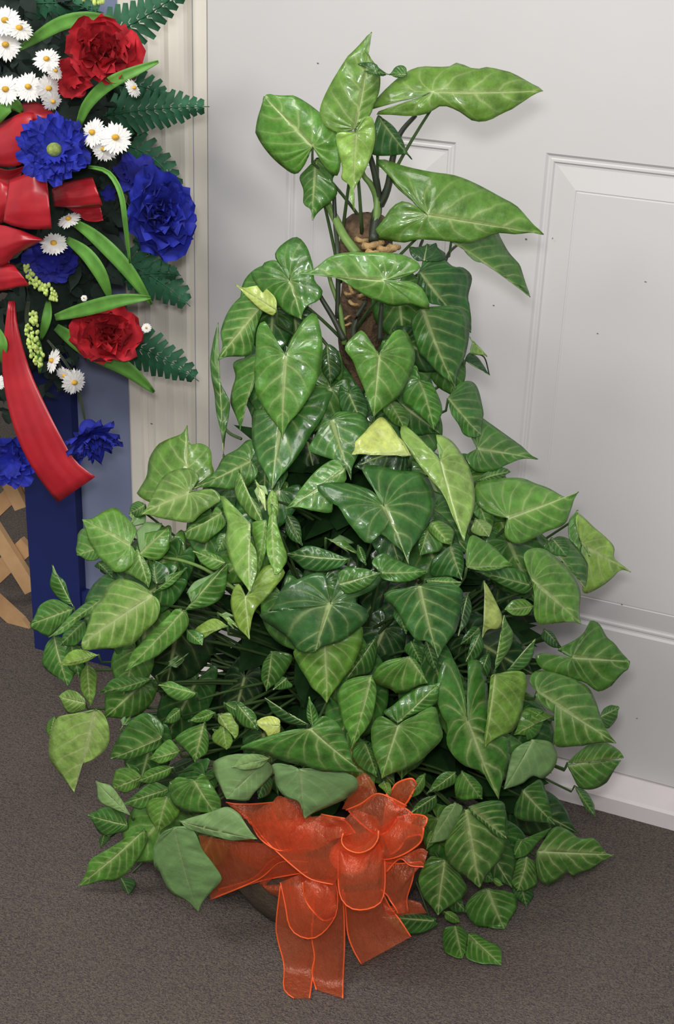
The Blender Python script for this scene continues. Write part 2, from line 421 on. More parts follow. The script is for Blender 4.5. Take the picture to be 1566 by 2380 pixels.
def make_leaf(B, T, s1, s2, tn, lay, flags='', pale=None, bend=0.0, petiole=True, idx=0):
    r = random.Random(idx*7919+13)
    B = Vector(B); T = Vector(T); ax = T-B; L = ax.length; ad = ax/L; an = Vector((-ad.y, ad.x))
    tB = t_bush(*B); tT = t_bush(*T); mpp = tB/FOC       # metres per pixel
    Lm = L*mpp
    dt = max(-.55*Lm, min(.55*Lm, (tT-tB)*.8+r.uniform(-.12, .12)*Lm))
    c0 = (B+T)/2
    gl = (t_bush(*(c0+an*40))-t_bush(*(c0-an*40)))/(80*mpp)
    gl = max(-.5, min(.5, gl*.6+r.uniform(-.22, .22)))
    off = -lay*.012
    bnd = bend if bend else r.uniform(-.02, .02)*L
    cup = r.uniform(.12, .3); droop = r.uniform(.0, .14); wav = r.uniform(.010, .022); ph = r.uniform(0, 6)
    verts = []; uvs = []; faces = []
    def P3(p, m, s, w, u, sg):
        q = (p-B); a = q.dot(ad)/L; l = q.dot(an)*mpp
        t = tB+off+dt*a+gl*l+cup*w*s*s+droop*Lm*max(0, a)**3
        t += wav*Lm*math.sin(2*math.pi*2.1*u+ph+sg)*s**2.5
        t -= .0007*math.cos(2*math.pi*9*u)*math.sin(math.pi*min(1, s*1.0))*min(1, Lm/.08)
        t += .004*mn.noise(Vector((p.x*.035, p.y*.035, idx*3.1)))*min(1, s*2)
        P = at_depth(p.x, p.y, t)
        if P.z < .006: P = at_depth(p.x, p.y, (CAM.z-.006)/(-ray(p.x, p.y).z))
        return P
    def midp(m): return B+ax*m+an*(bnd*4*m*(1-m))
    cen = MB()
    for si, side in enumerate((s1, s2)):
        pts = resample(crom([T]+[Vector(p) for p in side]+[B], 5), NJ)
        mm = 1.0; base = len(verts)
        for q_, p in enumerate(pts):
            aa = (p-B).dot(ad)/L
            if aa > .72: pts[q_] = p-an*((p-B-ad*(aa*L)).dot(an)*.38*min(1, (aa-.72)/.2))
        area2 = sum((p-B).dot(an) for p in pts)
        for j, p in enumerate(pts):
            q = p-B; a = q.dot(ad)/L; b = abs(q.dot(an))/L
            m = max(0, min(mm, a-.7*b+.03)); 
            if j == 0: m = 1.0
            if j == NJ: m = 0.0
            mm = m; Mp = midp(m)
            w = (p-Mp).length*mpp
            for k in range(NK+1):
                s = k/NK; pp = Mp.lerp(p, s)
                verts.append(P3(pp, m, s, w, j/NJ, si*1.7)); uvs.append((j/NJ, s))
        for j in range(NJ):
            for k in range(NK):
                q = (base+j*(NK+1)+k, base+(j+1)*(NK+1)+k, base+(j+1)*(NK+1)+k+1, base+j*(NK+1)+k+1)
                if (area2 > 0) == ('b' in flags): q = q[::-1]
                faces.append(q)
    me = mesh('leaf', verts, faces, [M['leaf'], M['leaf_under']], uvs)
    bm = bmesh.new(); bm.from_mesh(me); bmesh.ops.remove_doubles(bm, verts=bm.verts, dist=.00012); bmesh.ops.dissolve_degenerate(bm, edges=bm.edges, dist=.00005)
    bm.to_mesh(me); bm.free()
    o = link('leaf', me, PL)
    md = o.modifiers.new('thickness', 'SOLIDIFY'); md.thickness = .0007; md.offset = -1; md.material_offset = 1
    if pale is None: pale = .25+.55*tn
    if 'k' in flags: pale = .05
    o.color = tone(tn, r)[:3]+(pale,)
    B3 = P3(B, 0, 0, 0, 1, 0)
    if petiole and 'n' not in flags:
        za = max(.16, min(.84, B3.z-.10-.05*r.random()))
        A = Vector((AX.x+r.uniform(-.03, .03), AX.y+r.uniform(-.03, .03), za if B.y < 1150 else r.uniform(.15, .3)))
        if B3.z < .3: A.z = min(A.z, .18)
        d = B3+FWD*.018-Vector((0, 0, .012)); mid = (A+d)/2+Vector((0, 0, .25*(d-A).length*(.35 if B3.z > .25 else .6)))
        pts = [A.lerp(mid, t).lerp(mid.lerp(d, t), t) for t in [i/7 for i in range(8)]]+[B3+FWD*.0016]
        mb = MB().tube(pts, .0022, .0014, 5)
        mb.build('petiole', M['petiole'], o)
    return o
def P(s):
    v = [float(q) for q in s.replace(' ', ',').split(',') if q != '']
    return [(v[i], v[i+1]) for i in range(0, len(v), 2)]
count = [0]
def region(ox, oy, sc, rows):
    for line in rows.strip().split('\n'):
        line = line.strip()
        if not line or line[0] == '#': continue
        f = [q.strip() for q in line.split('/')]
        bt = [(ox+x/sc, oy+y/sc) for x, y in P(f[0])]
        a = [(ox+x/sc, oy+y/sc) for x, y in P(f[1])]; b = [(ox+x/sc, oy+y/sc) for x, y in P(f[2])]
        w = f[3].split(); tn = float(w[0]); lay = float(w[1]); fl = w[2] if len(w) > 2 else ''
        pale = float(w[3]) if len(w) > 3 else None; bend = float(w[4]) if len(w) > 4 else 0
        count[0] += 1
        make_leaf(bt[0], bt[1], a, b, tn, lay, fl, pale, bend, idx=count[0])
region(522, 50, 2.013, '''
410,582 185,350 / 225,327 320,345 400,390 470,450 530,530 545,620 530,720 480,700 430,620 / 150,420 133,480 155,545 200,612 260,672 330,715 375,670 395,620 / .5 1
430,640 412,932 / 398,880 368,855 368,790 350,730 380,690 / 440,900 470,870 500,840 528,800 505,740 530,690 480,640 / .36 -1
612,500 688,50 / 640,75 590,140 525,240 480,320 450,390 445,440 470,490 520,520 570,520 / 655,80 650,130 690,180 725,235 725,320 700,390 680,440 640,480 / .56 1.5
700,230 765,248 / 720,215 710,200 670,190 620,200 / 740,256 700,248 650,230 / .2 2.4 n
975,330 1490,325 / 1470,295 1400,255 1290,225 1220,212 1170,222 1090,192 1060,208 1000,212 920,210 850,235 780,290 720,350 670,415 740,390 850,352 / 1455,345 1400,385 1300,430 1230,465 1160,465 1110,430 1060,405 1010,395 950,430 880,442 780,437 700,430 820,385 / .55 2
850,250 768,248 / 800,212 830,205 850,220 / 800,262 830,262 / .35 0 n
615,520 605,885 / 596,850 580,830 585,770 545,735 550,690 530,600 520,530 560,515 / 600,800 640,730 665,680 695,600 705,520 690,450 650,450 / .72 3
720,440 875,645 / 850,600 830,550 790,490 745,455 / 850,625 790,628 690,622 690,560 700,480 / .2 -1
950,905 1492,997 / 1470,960 1400,880 1300,825 1180,760 1080,720 980,705 900,690 820,670 750,645 705,650 725,680 765,720 800,775 850,810 890,850 925,875 / 1440,988 1370,998 1280,990 1200,1020 1120,1035 1000,1025 900,1020 850,1035 760,1025 690,1010 700,980 740,930 780,870 830,840 870,850 920,880 / .52 2
1060,1030 1430,1290 / 1425,1230 1390,1150 1330,1080 1290,1010 1270,980 1180,980 / 1410,1250 1370,1220 1300,1170 1240,1130 1180,1125 1140,1095 1110,1055 / .45 0
930,1120 945,1042 / 985,1045 1020,1045 1028,1115 / 900,1055 865,1055 870,1090 900,1120 / .08 -.5 k
''')
region(470, 540, 2.145, '''
905,240 490,205 / 560,170 640,120 720,100 830,100 930,100 1010,115 1060,140 1090,170 1060,200 990,230 940,240 / 600,210 680,230 740,270 810,315 880,345 950,370 1040,360 1130,385 1120,320 1080,265 1020,240 960,262 920,255 / .52 3
1080,200 1340,500 / 1355,420 1325,330 1345,225 1300,175 1250,170 1190,125 1110,140 / 1290,450 1210,370 1130,350 1090,270 / .2 0
1095,380 1262,775 / 1280,700 1310,620 1330,520 1330,430 1290,380 1220,365 1150,370 / 1240,760 1190,720 1130,650 1080,600 1060,530 1040,450 1060,400 / .27 2 g .5
435,240 495,435 / 520,370 580,340 600,290 560,240 550,160 520,70 470,22 410,50 370,90 365,130 430,180 / 440,420 380,370 300,300 240,205 290,180 310,150 370,140 420,190 / .38 1
370,390 165,260 / 210,275 290,265 340,300 370,340 / 230,330 290,385 350,415 / .85 2
330,330 78,635 / 95,560 90,500 120,410 170,340 240,290 290,290 / 130,630 210,625 250,590 270,480 300,400 / .42 0 . .9
300,600 190,985 / 160,930 140,860 145,790 165,720 155,650 230,620 / 200,930 205,860 250,790 270,700 290,640 / .42 -.5
105,1110 78,452 / 48,520 38,620 45,720 60,800 70,900 95,1010 / 60,560 62,650 85,740 135,840 130,920 115,1020 / .32 0
415,612 400,1040 / 380,990 320,900 270,810 258,700 265,600 270,500 290,450 320,450 350,520 390,580 / 430,960 500,870 560,770 595,670 600,560 585,460 560,400 510,430 460,500 430,560 / .46 3
400,900 345,1290 / 320,1230 270,1120 248,1040 250,940 275,880 / 400,1210 480,1110 540,1010 600,920 650,800 690,740 600,740 500,850 / .33 1
880,612 855,920 / 830,870 810,790 780,720 750,640 710,575 760,510 800,490 850,560 / 900,890 960,840 1010,770 1050,680 1060,600 1020,500 960,490 910,560 / .5 3
1085,740 1155,985 / 1110,940 1050,880 1000,840 1010,770 1060,660 / 1190,940 1195,870 1170,800 1140,750 / .36 2
1225,830 1390,1010 / 1405,940 1395,860 1370,770 1330,740 1270,760 / 1320,1040 1280,960 1240,900 / .34 0
1310,640 1435,712 / 1400,660 1370,620 1330,600 / 1400,690 1350,655 / .12 -1 k
1330,520 1420,620 / 1350,540 1370,590 / 1330,600 1370,606 / .7 -1 n
645,935 740,1235 / 700,1160 640,1130 580,1110 530,1080 570,1000 600,930 / 760,1150 790,1080 830,1000 820,940 790,900 720,890 660,900 / .36 1
730,800 800,960 / 700,900 680,830 690,760 / 830,900 810,820 770,760 / .2 0
620,560 640,760 / 600,700 590,620 / 690,700 680,600 640,560 / .15 -1
1040,1110 745,1105 / 760,1060 765,1000 830,970 890,920 940,960 960,1000 1000,1040 / 830,1100 900,1090 960,1085 990,1115 / .95 4
930,840 1010,985 / 1040,950 1030,900 980,850 / 960,960 920,920 900,880 / .42 1
''')
region(600, 1000, 2.237, '''
945,155 1070,578 / 1040,510 1010,440 960,330 900,260 830,170 790,110 740,30 750,-30 800,0 860,60 910,130 / 1100,510 1120,420 1125,310 1100,200 1050,110 1000,50 930,20 930,60 955,110 / .74 4
1140,95 1455,152 / 1400,105 1340,60 1270,10 1200,-40 1120,-90 1080,-50 1100,20 / 1370,150 1290,180 1230,210 1140,215 1100,180 1080,130 / .34 0
1130,260 1310,215 / 1280,185 1200,210 / 1270,250 1200,272 / .32 -1
655,395 783,700 / 750,630 700,590 640,540 600,585 550,580 500,520 460,470 420,400 370,370 300,290 420,270 530,290 600,320 640,370 / 800,620 850,540 900,460 920,380 900,280 850,220 740,210 600,180 540,200 570,260 640,340 / .26 3
450,200 140,410 / 200,330 290,220 370,160 420,155 / 230,410 370,430 380,390 300,300 450,270 / .5 2
760,90 500,190 / 560,110 660,70 / 600,260 700,280 800,200 / .12 1
350,560 550,660 / 420,545 500,590 / 420,600 480,640 / .4 -3
470,670 150,640 / 250,600 350,620 / 180,690 300,740 430,710 / .2 0
640,740 880,730 / 780,700 700,660 640,640 590,690 / 860,765 750,790 650,775 / .34 1
900,480 1005,600 / 1025,540 990,490 940,470 / 960,590 910,550 880,510 / .5 2
890,490 840,650 / 830,600 850,540 / 920,640 960,600 930,540 / .35 1
870,775 1055,790 / 1000,765 930,765 / 1040,830 970,850 900,820 / .38 2
1000,600 1060,780 / 1070,700 1060,620 1030,580 / 980,760 900,760 900,680 950,640 / .22 1
1130,460 1200,555 / 1220,510 1180,470 / 1150,550 1105,520 / .75 1
1090,850 1040,1070 / 1060,1000 1050,900 / 1090,1000 1110,920 / .15 -1
720,920 770,1060 / 730,1010 700,960 / 790,1020 770,950 / .3 -1
375,905 300,1145 / 180,1140 90,1080 30,1010 5,950 60,940 100,870 140,800 220,770 300,740 350,760 / 400,1110 500,1050 570,980 560,930 500,880 600,830 640,760 560,730 450,710 400,800 / .2 3
420,800 640,740 / 560,720 470,715 420,740 / 600,790 520,840 450,850 / .3 3.2 n
835,810 935,1185 / 880,1100 820,1090 760,1010 710,930 650,860 700,830 770,820 / 1000,1100 1040,1010 1060,900 1060,830 1000,800 900,790 / .27 3 g .5
870,1090 922,1255 / 880,1200 860,1140 / 940,1190 920,1110 / .2 1 n
1085,715 1320,700 / 1290,660 1230,610 1170,570 1110,545 1085,600 1080,660 / 1260,720 1170,732 / .44 2
150,440 230,600 / 220,500 190,450 / 180,580 140,520 / .2 -3
1200,1150 1130,1330 / 1130,1260 1150,1190 / 1180,1300 1210,1230 / .2 0
520,600 560,700 / 560,650 540,610 / 530,680 510,640 / .3 -2
''')  # one very dark leaf here stands in for shade below the pale leaf
region(900, 1000, 2.351, '''
660,480 1045,335 / 1005,372 960,360 880,315 810,290 740,262 650,260 560,270 490,290 485,390 530,440 610,475 / 1025,400 1010,450 960,520 880,550 800,590 720,620 650,590 640,530 / .52 2
1060,620 1330,775 / 1300,745 1240,700 1240,640 1200,590 1130,530 1045,455 1030,520 / 1270,770 1220,820 1150,865 1090,893 1065,870 1090,790 1110,690 / .68 0
1040,440 1110,690 / 1040,700 1000,620 990,500 / 1080,620 1060,540 / .45 .5
880,620 1080,860 / 1110,790 1080,700 1000,600 930,580 / 1030,780 980,700 900,680 / .33 -.3
790,822 1060,1060 / 1060,960 1050,860 1000,770 930,700 860,650 790,645 745,680 760,760 / 1000,1055 900,1055 830,1060 800,1000 800,900 / .56 2
800,850 480,770 / 600,755 700,755 760,790 / 560,810 650,860 750,895 / .28 1
530,825 520,1135 / 560,1090 635,1085 630,1020 600,950 560,870 / 535,1080 570,1000 545,900 / .85 0
590,1310 640,1010 / 685,1090 680,1170 640,1240 / 625,1100 620,1200 590,1250 / .45 1
660,1310 810,1140 / 800,1220 760,1290 700,1320 / 760,1190 700,1270 / .33 .5
800,960 640,980 / 660,940 740,920 / 680,1010 760,1010 / .55 .5
1010,1240 1322,1262 / 1300,1220 1250,1170 1200,1130 1160,1060 1110,1040 1080,1100 1020,1150 950,1185 930,1205 990,1205 / 1320,1310 1300,1350 1220,1400 1150,1428 1080,1380 1000,1360 900,1330 830,1290 810,1230 870,1220 950,1250 / .42 1
860,1090 960,1200 / 930,1150 900,1100 / 890,1180 840,1130 / .15 -1
900,590 980,690 / 1000,640 950,590 / 910,680 850,640 / .3 0
500,1080 400,1170 / 420,1120 470,1070 / 450,1170 510,1130 / .2 -2
480,350 560,560 / 520,500 470,450 / 590,520 560,420 / .42 0
''')
region(850, 1400, 2.409, '''
960,500 1400,790 / 1370,730 1320,650 1290,560 1250,480 1190,440 1080,400 990,380 940,390 915,440 / 1300,800 1180,805 1060,805 1065,700 1070,640 1010,590 950,530 / .45 2 g .7
720,405 665,815 / 740,770 820,725 865,650 890,520 905,440 880,390 800,385 / 665,740 680,640 690,500 700,420 / .58 3
1050,640 830,740 / 860,640 900,590 980,600 / 900,750 960,680 1010,650 / .5 1
570,665 745,1105 / 700,1040 650,950 560,920 490,860 450,780 460,700 430,640 400,560 400,460 420,360 470,300 530,400 560,560 560,640 / 770,1030 790,940 810,850 800,760 740,740 690,600 680,450 650,340 600,320 570,330 580,500 585,620 / .38 2 . .85
930,770 770,1045 / 790,960 815,850 860,800 / 850,1035 930,970 990,985 1050,930 1070,860 1040,790 1000,775 / .5 1 b
1130,900 1440,870 / 1430,830 1390,785 1270,790 1200,830 / 1360,885 1250,895 / .45 1 . .7
1130,910 1425,885 / 1350,890 1230,900 / 1410,930 1360,1000 1280,1045 1200,1040 1160,980 / .42 1 . .7
1170,1030 1285,1200 / 1285,1150 1250,1080 1210,1040 / 1240,1170 1200,1100 / .36 .5
1310,640 1420,590 / 1400,570 1340,590 / 1405,650 1360,705 1330,690 / .34 -1
900,680 1000,600 / 990,690 950,760 900,770 / 930,620 890,650 / .35 0
640,170 560,330 / 590,220 620,160 / 610,330 660,250 / .25 0
''')
region(850, 1700, 2.409, '''
555,440 640,875 / 580,850 500,780 460,730 440,640 480,560 520,480 / 690,810 740,740 780,650 795,560 785,450 740,420 640,410 / .42 3 . .8
575,425 790,600 / 790,540 785,450 760,390 650,395 / 740,600 660,520 600,470 / .3 3.4 n .9
500,400 360,625 / 380,560 420,460 450,420 / 440,620 500,570 530,480 540,420 / .5 2 b
440,720 405,1030 / 350,980 310,900 295,820 330,740 370,700 / 470,990 530,940 570,890 540,820 490,750 / .36 2.5 . .7
680,880 775,1105 / 700,1110 640,1100 590,1060 555,990 590,930 640,890 / 810,1070 840,1010 850,950 830,910 760,890 / .38 2 . .6
960,670 1390,690 / 1350,680 1310,620 1270,595 1200,600 1130,550 1060,535 1000,600 / 1330,740 1250,780 1190,800 1160,820 1130,790 1070,840 1020,860 970,830 950,740 / .45 2 . 1
900,700 850,890 / 800,850 820,790 850,720 / 930,900 960,850 950,740 / .4 1 . .8
860,830 900,980 / 850,940 820,880 / 940,930 920,860 / .25 1
870,610 820,720 / 830,650 850,600 / 900,700 950,640 1040,540 / .35 .5
880,330 1060,525 / 1040,450 1010,340 980,270 930,290 / 980,515 880,500 830,470 840,400 / .33 1
500,1090 540,1270 / 470,1265 435,1210 430,1130 450,1095 / 565,1230 570,1150 545,1100 / .42 2
570,1130 760,1310 / 770,1240 740,1200 680,1170 610,1130 / 690,1305 610,1290 560,1260 560,1190 / .38 2 . .6
380,1060 90,1040 / 150,1030 250,1015 330,1030 400,1050 / 140,1080 200,1130 290,1135 360,1110 405,1080 / .26 3
440,1010 530,1070 / 520,1040 480,1010 / 490,1075 445,1050 / .45 2
390,360 240,465 / 280,410 330,370 / 320,470 380,430 400,390 / .28 1
330,240 240,370 / 260,300 300,250 / 280,370 330,310 / .42 1
540,225 650,380 / 660,330 610,260 / 560,390 505,370 500,280 / .38 1
500,230 340,350 / 390,270 440,225 / 420,330 500,290 / .36 .8
710,830 770,860 / 750,835 730,820 / 745,870 720,850 / .5 2
380,560 340,660 / 340,600 360,560 / 370,640 400,600 / .5 1
440,880 560,1010 / 540,940 500,890 / 500,1020 450,960 / .22 1
620,760 720,840 / 700,790 660,750 / 670,850 630,800 / .3 1.5
''')
region(450, 1450, 2.61, '''
800,110 808,480 / 780,460 720,400 690,340 640,260 605,165 700,130 760,110 / 850,420 900,340 960,260 1010,150 1025,20 960,30 870,70 / .48 1 . .7
1080,315 955,770 / 940,700 900,590 880,500 870,420 920,350 1000,320 / 1030,660 1075,590 1100,490 1110,390 / .45 2
1105,80 930,330 / 960,280 1020,200 1060,120 / 1060,310 1100,240 1115,150 / .25 0
1310,200 1420,360 / 1340,390 1250,435 1200,400 1110,360 1090,310 1130,250 1190,215 / 1390,290 1350,220 / .4 1 . .7
1320,110 1385,250 / 1390,180 1360,130 / 1330,210 1280,170 1285,130 / .3 0
1235,620 1140,940 / 1125,900 1100,820 1078,720 1080,620 1130,560 1200,590 / 1220,915 1330,860 1420,790 1510,690 1490,600 1460,500 1350,550 1270,590 / .5 2
1240,600 1500,350 / 1400,370 1300,420 1200,500 1150,540 / 1490,450 1450,500 1340,550 / .34 1.5
710,635 1030,905 / 970,850 950,770 920,680 870,600 800,560 750,580 / 960,910 880,900 760,890 700,870 570,840 450,800 350,770 270,760 340,720 450,680 600,640 / .4 7 g .6
640,880 670,1180 / 640,1080 560,1050 510,990 490,900 480,850 560,850 / 760,1140 870,1090 990,1000 980,930 900,900 760,880 / .5 6 b
440,830 200,1060 / 130,950 100,860 200,800 330,790 / 310,1085 370,1020 480,900 / .55 2 b
460,815 230,870 / 300,800 390,790 / 300,885 400,870 / .75 3 b
720,620 700,440 / 685,520 690,580 / 750,540 760,600 / .32 3
470,170 440,410 / 410,340 420,240 / 500,370 560,290 600,200 540,170 / .3 -2
1040,720 1110,930 / 1000,870 960,790 1000,730 / 1120,880 1090,780 / .35 1
1155,960 1190,1055 / 1200,1010 1190,970 / 1150,1010 1120,980 / .5 3
520,620 360,600 / 400,575 470,560 520,580 / 430,650 460,690 520,660 / .9 1
150,550 250,695 / 290,650 250,590 220,540 / 200,640 150,600 / .65 2
180,610 200,760 / 140,740 110,680 / 240,740 220,660 / .55 1.5
690,610 430,450 / 520,510 600,560 / 460,520 540,590 620,615 / .16 0
260,480 390,640 / 380,560 320,500 / 330,640 260,580 / .32 1
560,330 480,400 / 500,350 530,320 / 530,400 600,380 / .25 -2
440,900 390,1060 / 380,1000 400,920 / 450,1050 480,960 / .2 1
''')
region(50, 950, 2.237, '''
860,430 860,85 / 820,130 740,160 690,210 660,270 650,350 610,420 605,450 700,490 / 875,180 930,180 980,210 990,290 1000,330 960,380 / .55 0
870,435 615,550 / 650,510 690,430 730,360 790,320 870,310 920,350 900,400 / 700,565 780,580 880,592 930,550 1000,500 1040,470 1000,420 940,420 / .56 2 . .9
1190,270 880,420 / 950,380 1010,320 1050,250 1120,210 1180,160 1230,190 / 980,410 1080,420 1180,400 1230,330 / .38 1
640,500 555,545 / 570,500 610,480 / 590,565 640,550 / .34 0
565,710 315,575 / 370,560 430,530 490,515 540,560 580,600 600,640 / 330,650 380,740 430,800 490,850 560,830 600,760 / .5 2
410,720 290,760 / 275,700 300,640 330,620 380,640 / 340,790 400,780 / .5 1
610,760 760,620 / 600,650 650,590 720,590 / 785,670 760,740 700,790 / .48 1
600,720 660,930 / 620,900 560,860 530,850 570,790 / 680,880 650,800 / .46 1.5
680,970 312,1225 / 310,1180 340,1100 370,1040 420,980 440,930 500,885 560,890 630,920 / 330,1270 400,1280 480,1245 570,1230 640,1160 700,1100 720,1040 710,990 / .6 4 . 1
400,1280 190,1335 / 220,1290 290,1250 / 270,1335 350,1310 / .66 2
840,1050 540,1365 / 560,1280 610,1230 660,1170 750,1090 800,1040 / 600,1340 700,1290 760,1240 830,1180 870,1120 860,1060 / .47 2
850,1050 1075,800 / 870,960 900,900 990,860 1040,810 / 1075,880 1040,980 960,1030 / .38 1.5
680,960 860,825 / 740,880 800,850 / 820,880 760,930 / .42 1
700,910 690,790 / 660,830 665,880 / 740,800 775,840 750,900 / .22 0
270,1030 160,810 / 148,880 155,940 210,1000 / 165,855 220,890 240,950 / .34 0
270,1040 45,1120 / 70,1060 110,1010 180,990 / 60,1160 130,1190 200,1130 250,1080 / .42 1
430,980 140,1190 / 200,1130 280,1050 350,1000 / 200,1180 300,1100 400,1040 / .48 1.5
330,1100 200,1230 / 210,1180 270,1110 / 260,1240 330,1180 / .34 1
170,1180 240,1440 / 120,1350 110,1290 130,1220 / 290,1380 280,1280 220,1200 / .34 0
250,1200 300,1400 / 240,1340 230,1260 / 330,1350 320,1260 / .3 .5
1190,600 1185,955 / 1130,890 1090,800 1060,700 1070,600 1050,530 1035,450 1070,470 1120,540 / 1215,900 1228,820 1220,740 1190,680 / .62 3
1130,320 1270,620 / 1190,570 1120,470 1105,400 / 1240,520 1190,450 1160,380 / .5 2.5
1215,370 1270,530 / 1210,420 1240,490 / 1265,400 1280,450 / .95 2
1270,580 1210,900 / 1200,850 1220,750 1195,640 1200,590 / 1240,850 1265,760 1280,650 / .55 2
1300,500 1315,860 / 1285,800 1270,700 1280,600 / 1360,850 1395,800 1360,700 1330,600 1325,530 / .6 3
1300,420 1310,600 / 1280,540 1280,460 / 1335,560 1330,460 / .6 2.6
1165,975 1185,1200 / 1130,1150 1095,1060 1087,990 1110,920 1135,915 / 1195,1110 1220,1040 1300,950 1370,850 1300,810 1240,840 1220,930 / .66 2
1040,540 850,640 / 880,600 960,590 1010,510 / 870,700 930,715 1000,660 1060,600 / .4 .5 g .6
1060,800 890,740 / 950,740 1020,760 / 930,800 1000,840 / .5 0
1060,650 1020,740 / 1010,690 1030,650 / 1060,740 1080,690 / .35 0
1070,1130 860,1180 / 920,1130 1000,1090 / 930,1200 1000,1160 / .7 -1
1020,1060 1160,1160 / 1060,1060 1110,1080 / 1070,1110 1110,1150 / .6 -1
860,1150 940,1230 / 950,1180 900,1150 / 900,1225 860,1200 / .38 0
700,1390 870,1270 / 760,1320 820,1280 / 800,1350 850,1300 / .3 -.5
560,620 600,500 / 560,560 580,520 / 640,600 640,530 / .4 0
400,800 480,880 / 440,850 380,820 / 470,830 430,790 / .2 -.5
''')
region(50, 1450, 2.61, '''
400,240 420,500 / 385,460 355,380 360,300 / 440,480 450,400 455,300 / .56 1
450,520 320,1020 / 250,960 190,880 165,780 170,680 200,600 230,560 300,550 400,540 / 335,930 360,860 440,820 510,760 535,690 525,610 490,540 / .72 2 . 1
200,560 170,700 / 150,640 165,590 / 210,660 220,600 / .5 1
385,480 225,440 / 260,400 330,410 380,450 / 250,500 290,545 380,520 / .62 1 . .9
790,330 470,420 / 540,340 650,320 / 560,410 690,400 / .36 -.5
1060,420 830,370 / 890,345 980,380 / 870,420 950,470 1030,450 / .46 0
850,690 540,820 / 540,740 600,670 660,590 740,540 810,560 860,620 / 620,830 700,810 780,780 840,740 / .33 1
1110,600 1050,840 / 980,760 930,700 1000,640 / 1120,790 1135,700 / .4 2 . .7
960,770 770,820 / 830,750 900,700 / 830,850 920,820 / .5 1.5
1170,540 1010,590 / 1060,550 1120,520 / 1060,600 1130,590 / .45 .5
960,520 860,600 / 890,550 930,510 / 900,610 960,580 / .35 0
730,930 560,1000 / 540,920 600,875 680,880 / 620,1030 700,990 / .46 1
920,870 700,960 / 760,890 850,860 / 780,970 880,930 / .42 1.5
660,1160 450,950 / 540,980 610,1070 / 470,1070 560,1120 / .65 2 b
640,1220 400,1160 / 440,1130 540,1110 620,1150 / 430,1210 490,1280 580,1270 640,1250 / .34 1
740,1250 345,1590 / 380,1510 420,1430 500,1380 600,1320 670,1270 / 420,1590 500,1560 570,1560 640,1510 700,1440 740,1370 770,1300 / .46 2 . .7
880,1050 825,1270 / 780,1190 755,1120 790,1060 / 880,1240 930,1190 960,1130 940,1060 / .5 3
900,1000 620,1090 / 680,1040 800,960 / 700,1130 830,1080 / .4 1
1050,950 1180,1160 / 1090,1150 980,1140 910,1080 900,1000 940,930 / 1240,1120 1200,1050 1150,970 1100,910 / .46 2
900,960 1020,1060 / 1010,1000 960,940 / 950,1070 890,1010 / .4 1.5
960,1195 1430,1305 / 1390,1230 1330,1160 1250,1110 1150,1140 1050,1170 / 1290,1315 1180,1290 1080,1265 1000,1235 / .58 7 b
930,1235 1070,1745 / 1000,1690 920,1640 870,1570 840,1500 810,1480 800,1400 810,1330 860,1260 / 1120,1680 1190,1600 1215,1540 1160,1450 1100,1370 1050,1260 990,1230 / .5 8 b .1
600,1540 650,1640 / 690,1600 680,1550 / 620,1610 600,1570 / .2 0
740,1260 800,1340 / 820,1300 790,1260 / 760,1330 740,1300 / .3 1
500,1280 480,1360 / 470,1310 490,1280 / 500,1340 540,1300 / .25 .5
600,640 660,560 / 600,590 630,560 / 680,620 670,590 / .28 -.5
640,850 720,960 / 720,900 690,860 / 670,950 630,900 / .3 .5
1230,480 1390,560 / 1340,480 1280,470 / 1330,580 1260,540 / .3 0
1240,700 1160,640 / 1180,700 1210,720 / 1200,640 1240,660 / .4 1
''')
# leaves deep inside the plant; the deepest have shade put into their tone
rf = random.Random(5)
def tmpl(L):
    return [(1, 0), (.93, .05), (.8, .2), (.6, .38), (.4, .46), (.2, .47), (0, .42), (-.2, .3), (-.3, .2), (-.25, .1)]
SIL = [(620, 590, 1080), (800, 540, 1080), (1000, 560, 1110), (1150, 420, 1230), (1300, 260, 1330), (1450, 180, 1330), (1600, 250, 1330), (1750, 260, 1330), (1870, 300, 1300), (2000, 260, 1180)]
GAPS = [(640, 1175, 865, 1300), (380, 1440, 620, 1660), (850, 1390, 960, 1560), (1080, 1430, 1350, 1560), (600, 1570, 740, 1680), (1000, 1790, 1110, 1850), (740, 640, 900, 800)]
def filler(n, y0, y1, la, lb, La, Lb, ta, tb, inset, base, gaps):
    made = 0; i = 0
    while made < n:
        i += 1; y = rf.uniform(y0, y1)
        for (ya, a0, a1), (yb, b0, b1) in zip(SIL, SIL[1:]):
            if ya <= y <= yb:
                w = (y-ya)/(yb-ya); x0 = a0+(b0-a0)*w; x1 = a1+(b1-a1)*w
        x = rf.uniform(x0+inset, x1-inset); f = (x-(x0+x1)/2)/((x1-x0)/2)
        ang = math.pi/2-f*.9+rf.uniform(-.7, .7); L = rf.uniform(La, Lb); wd = rf.uniform(.65, 1.05)
        d = Vector((math.cos(ang), math.sin(ang))); nn = Vector((-d.y, d.x)); B = Vector((x, y)); e = B+d*L*.55
        if gaps and any(g[0]-25 < q.x < g[2]+25 and g[1]-25 < q.y < g[3]+25 for g in GAPS for q in (B, e, B+d*L)): continue
        if 480 < e.x < 1000 and e.y > 1800: continue
        s1 = [tuple(B+d*(a*L)+nn*(b*L*wd)) for a, b in tmpl(L)[1:]]; s2 = [tuple(B+d*(a*L)-nn*(b*L*wd)) for a, b in tmpl(L)[1:]]
        make_leaf(tuple(B), tuple(B+d*L), s1, s2, rf.uniform(ta, tb), -rf.uniform(la, lb), '', None, idx=base+i, petiole=made % 2 == 0)
        made += 1
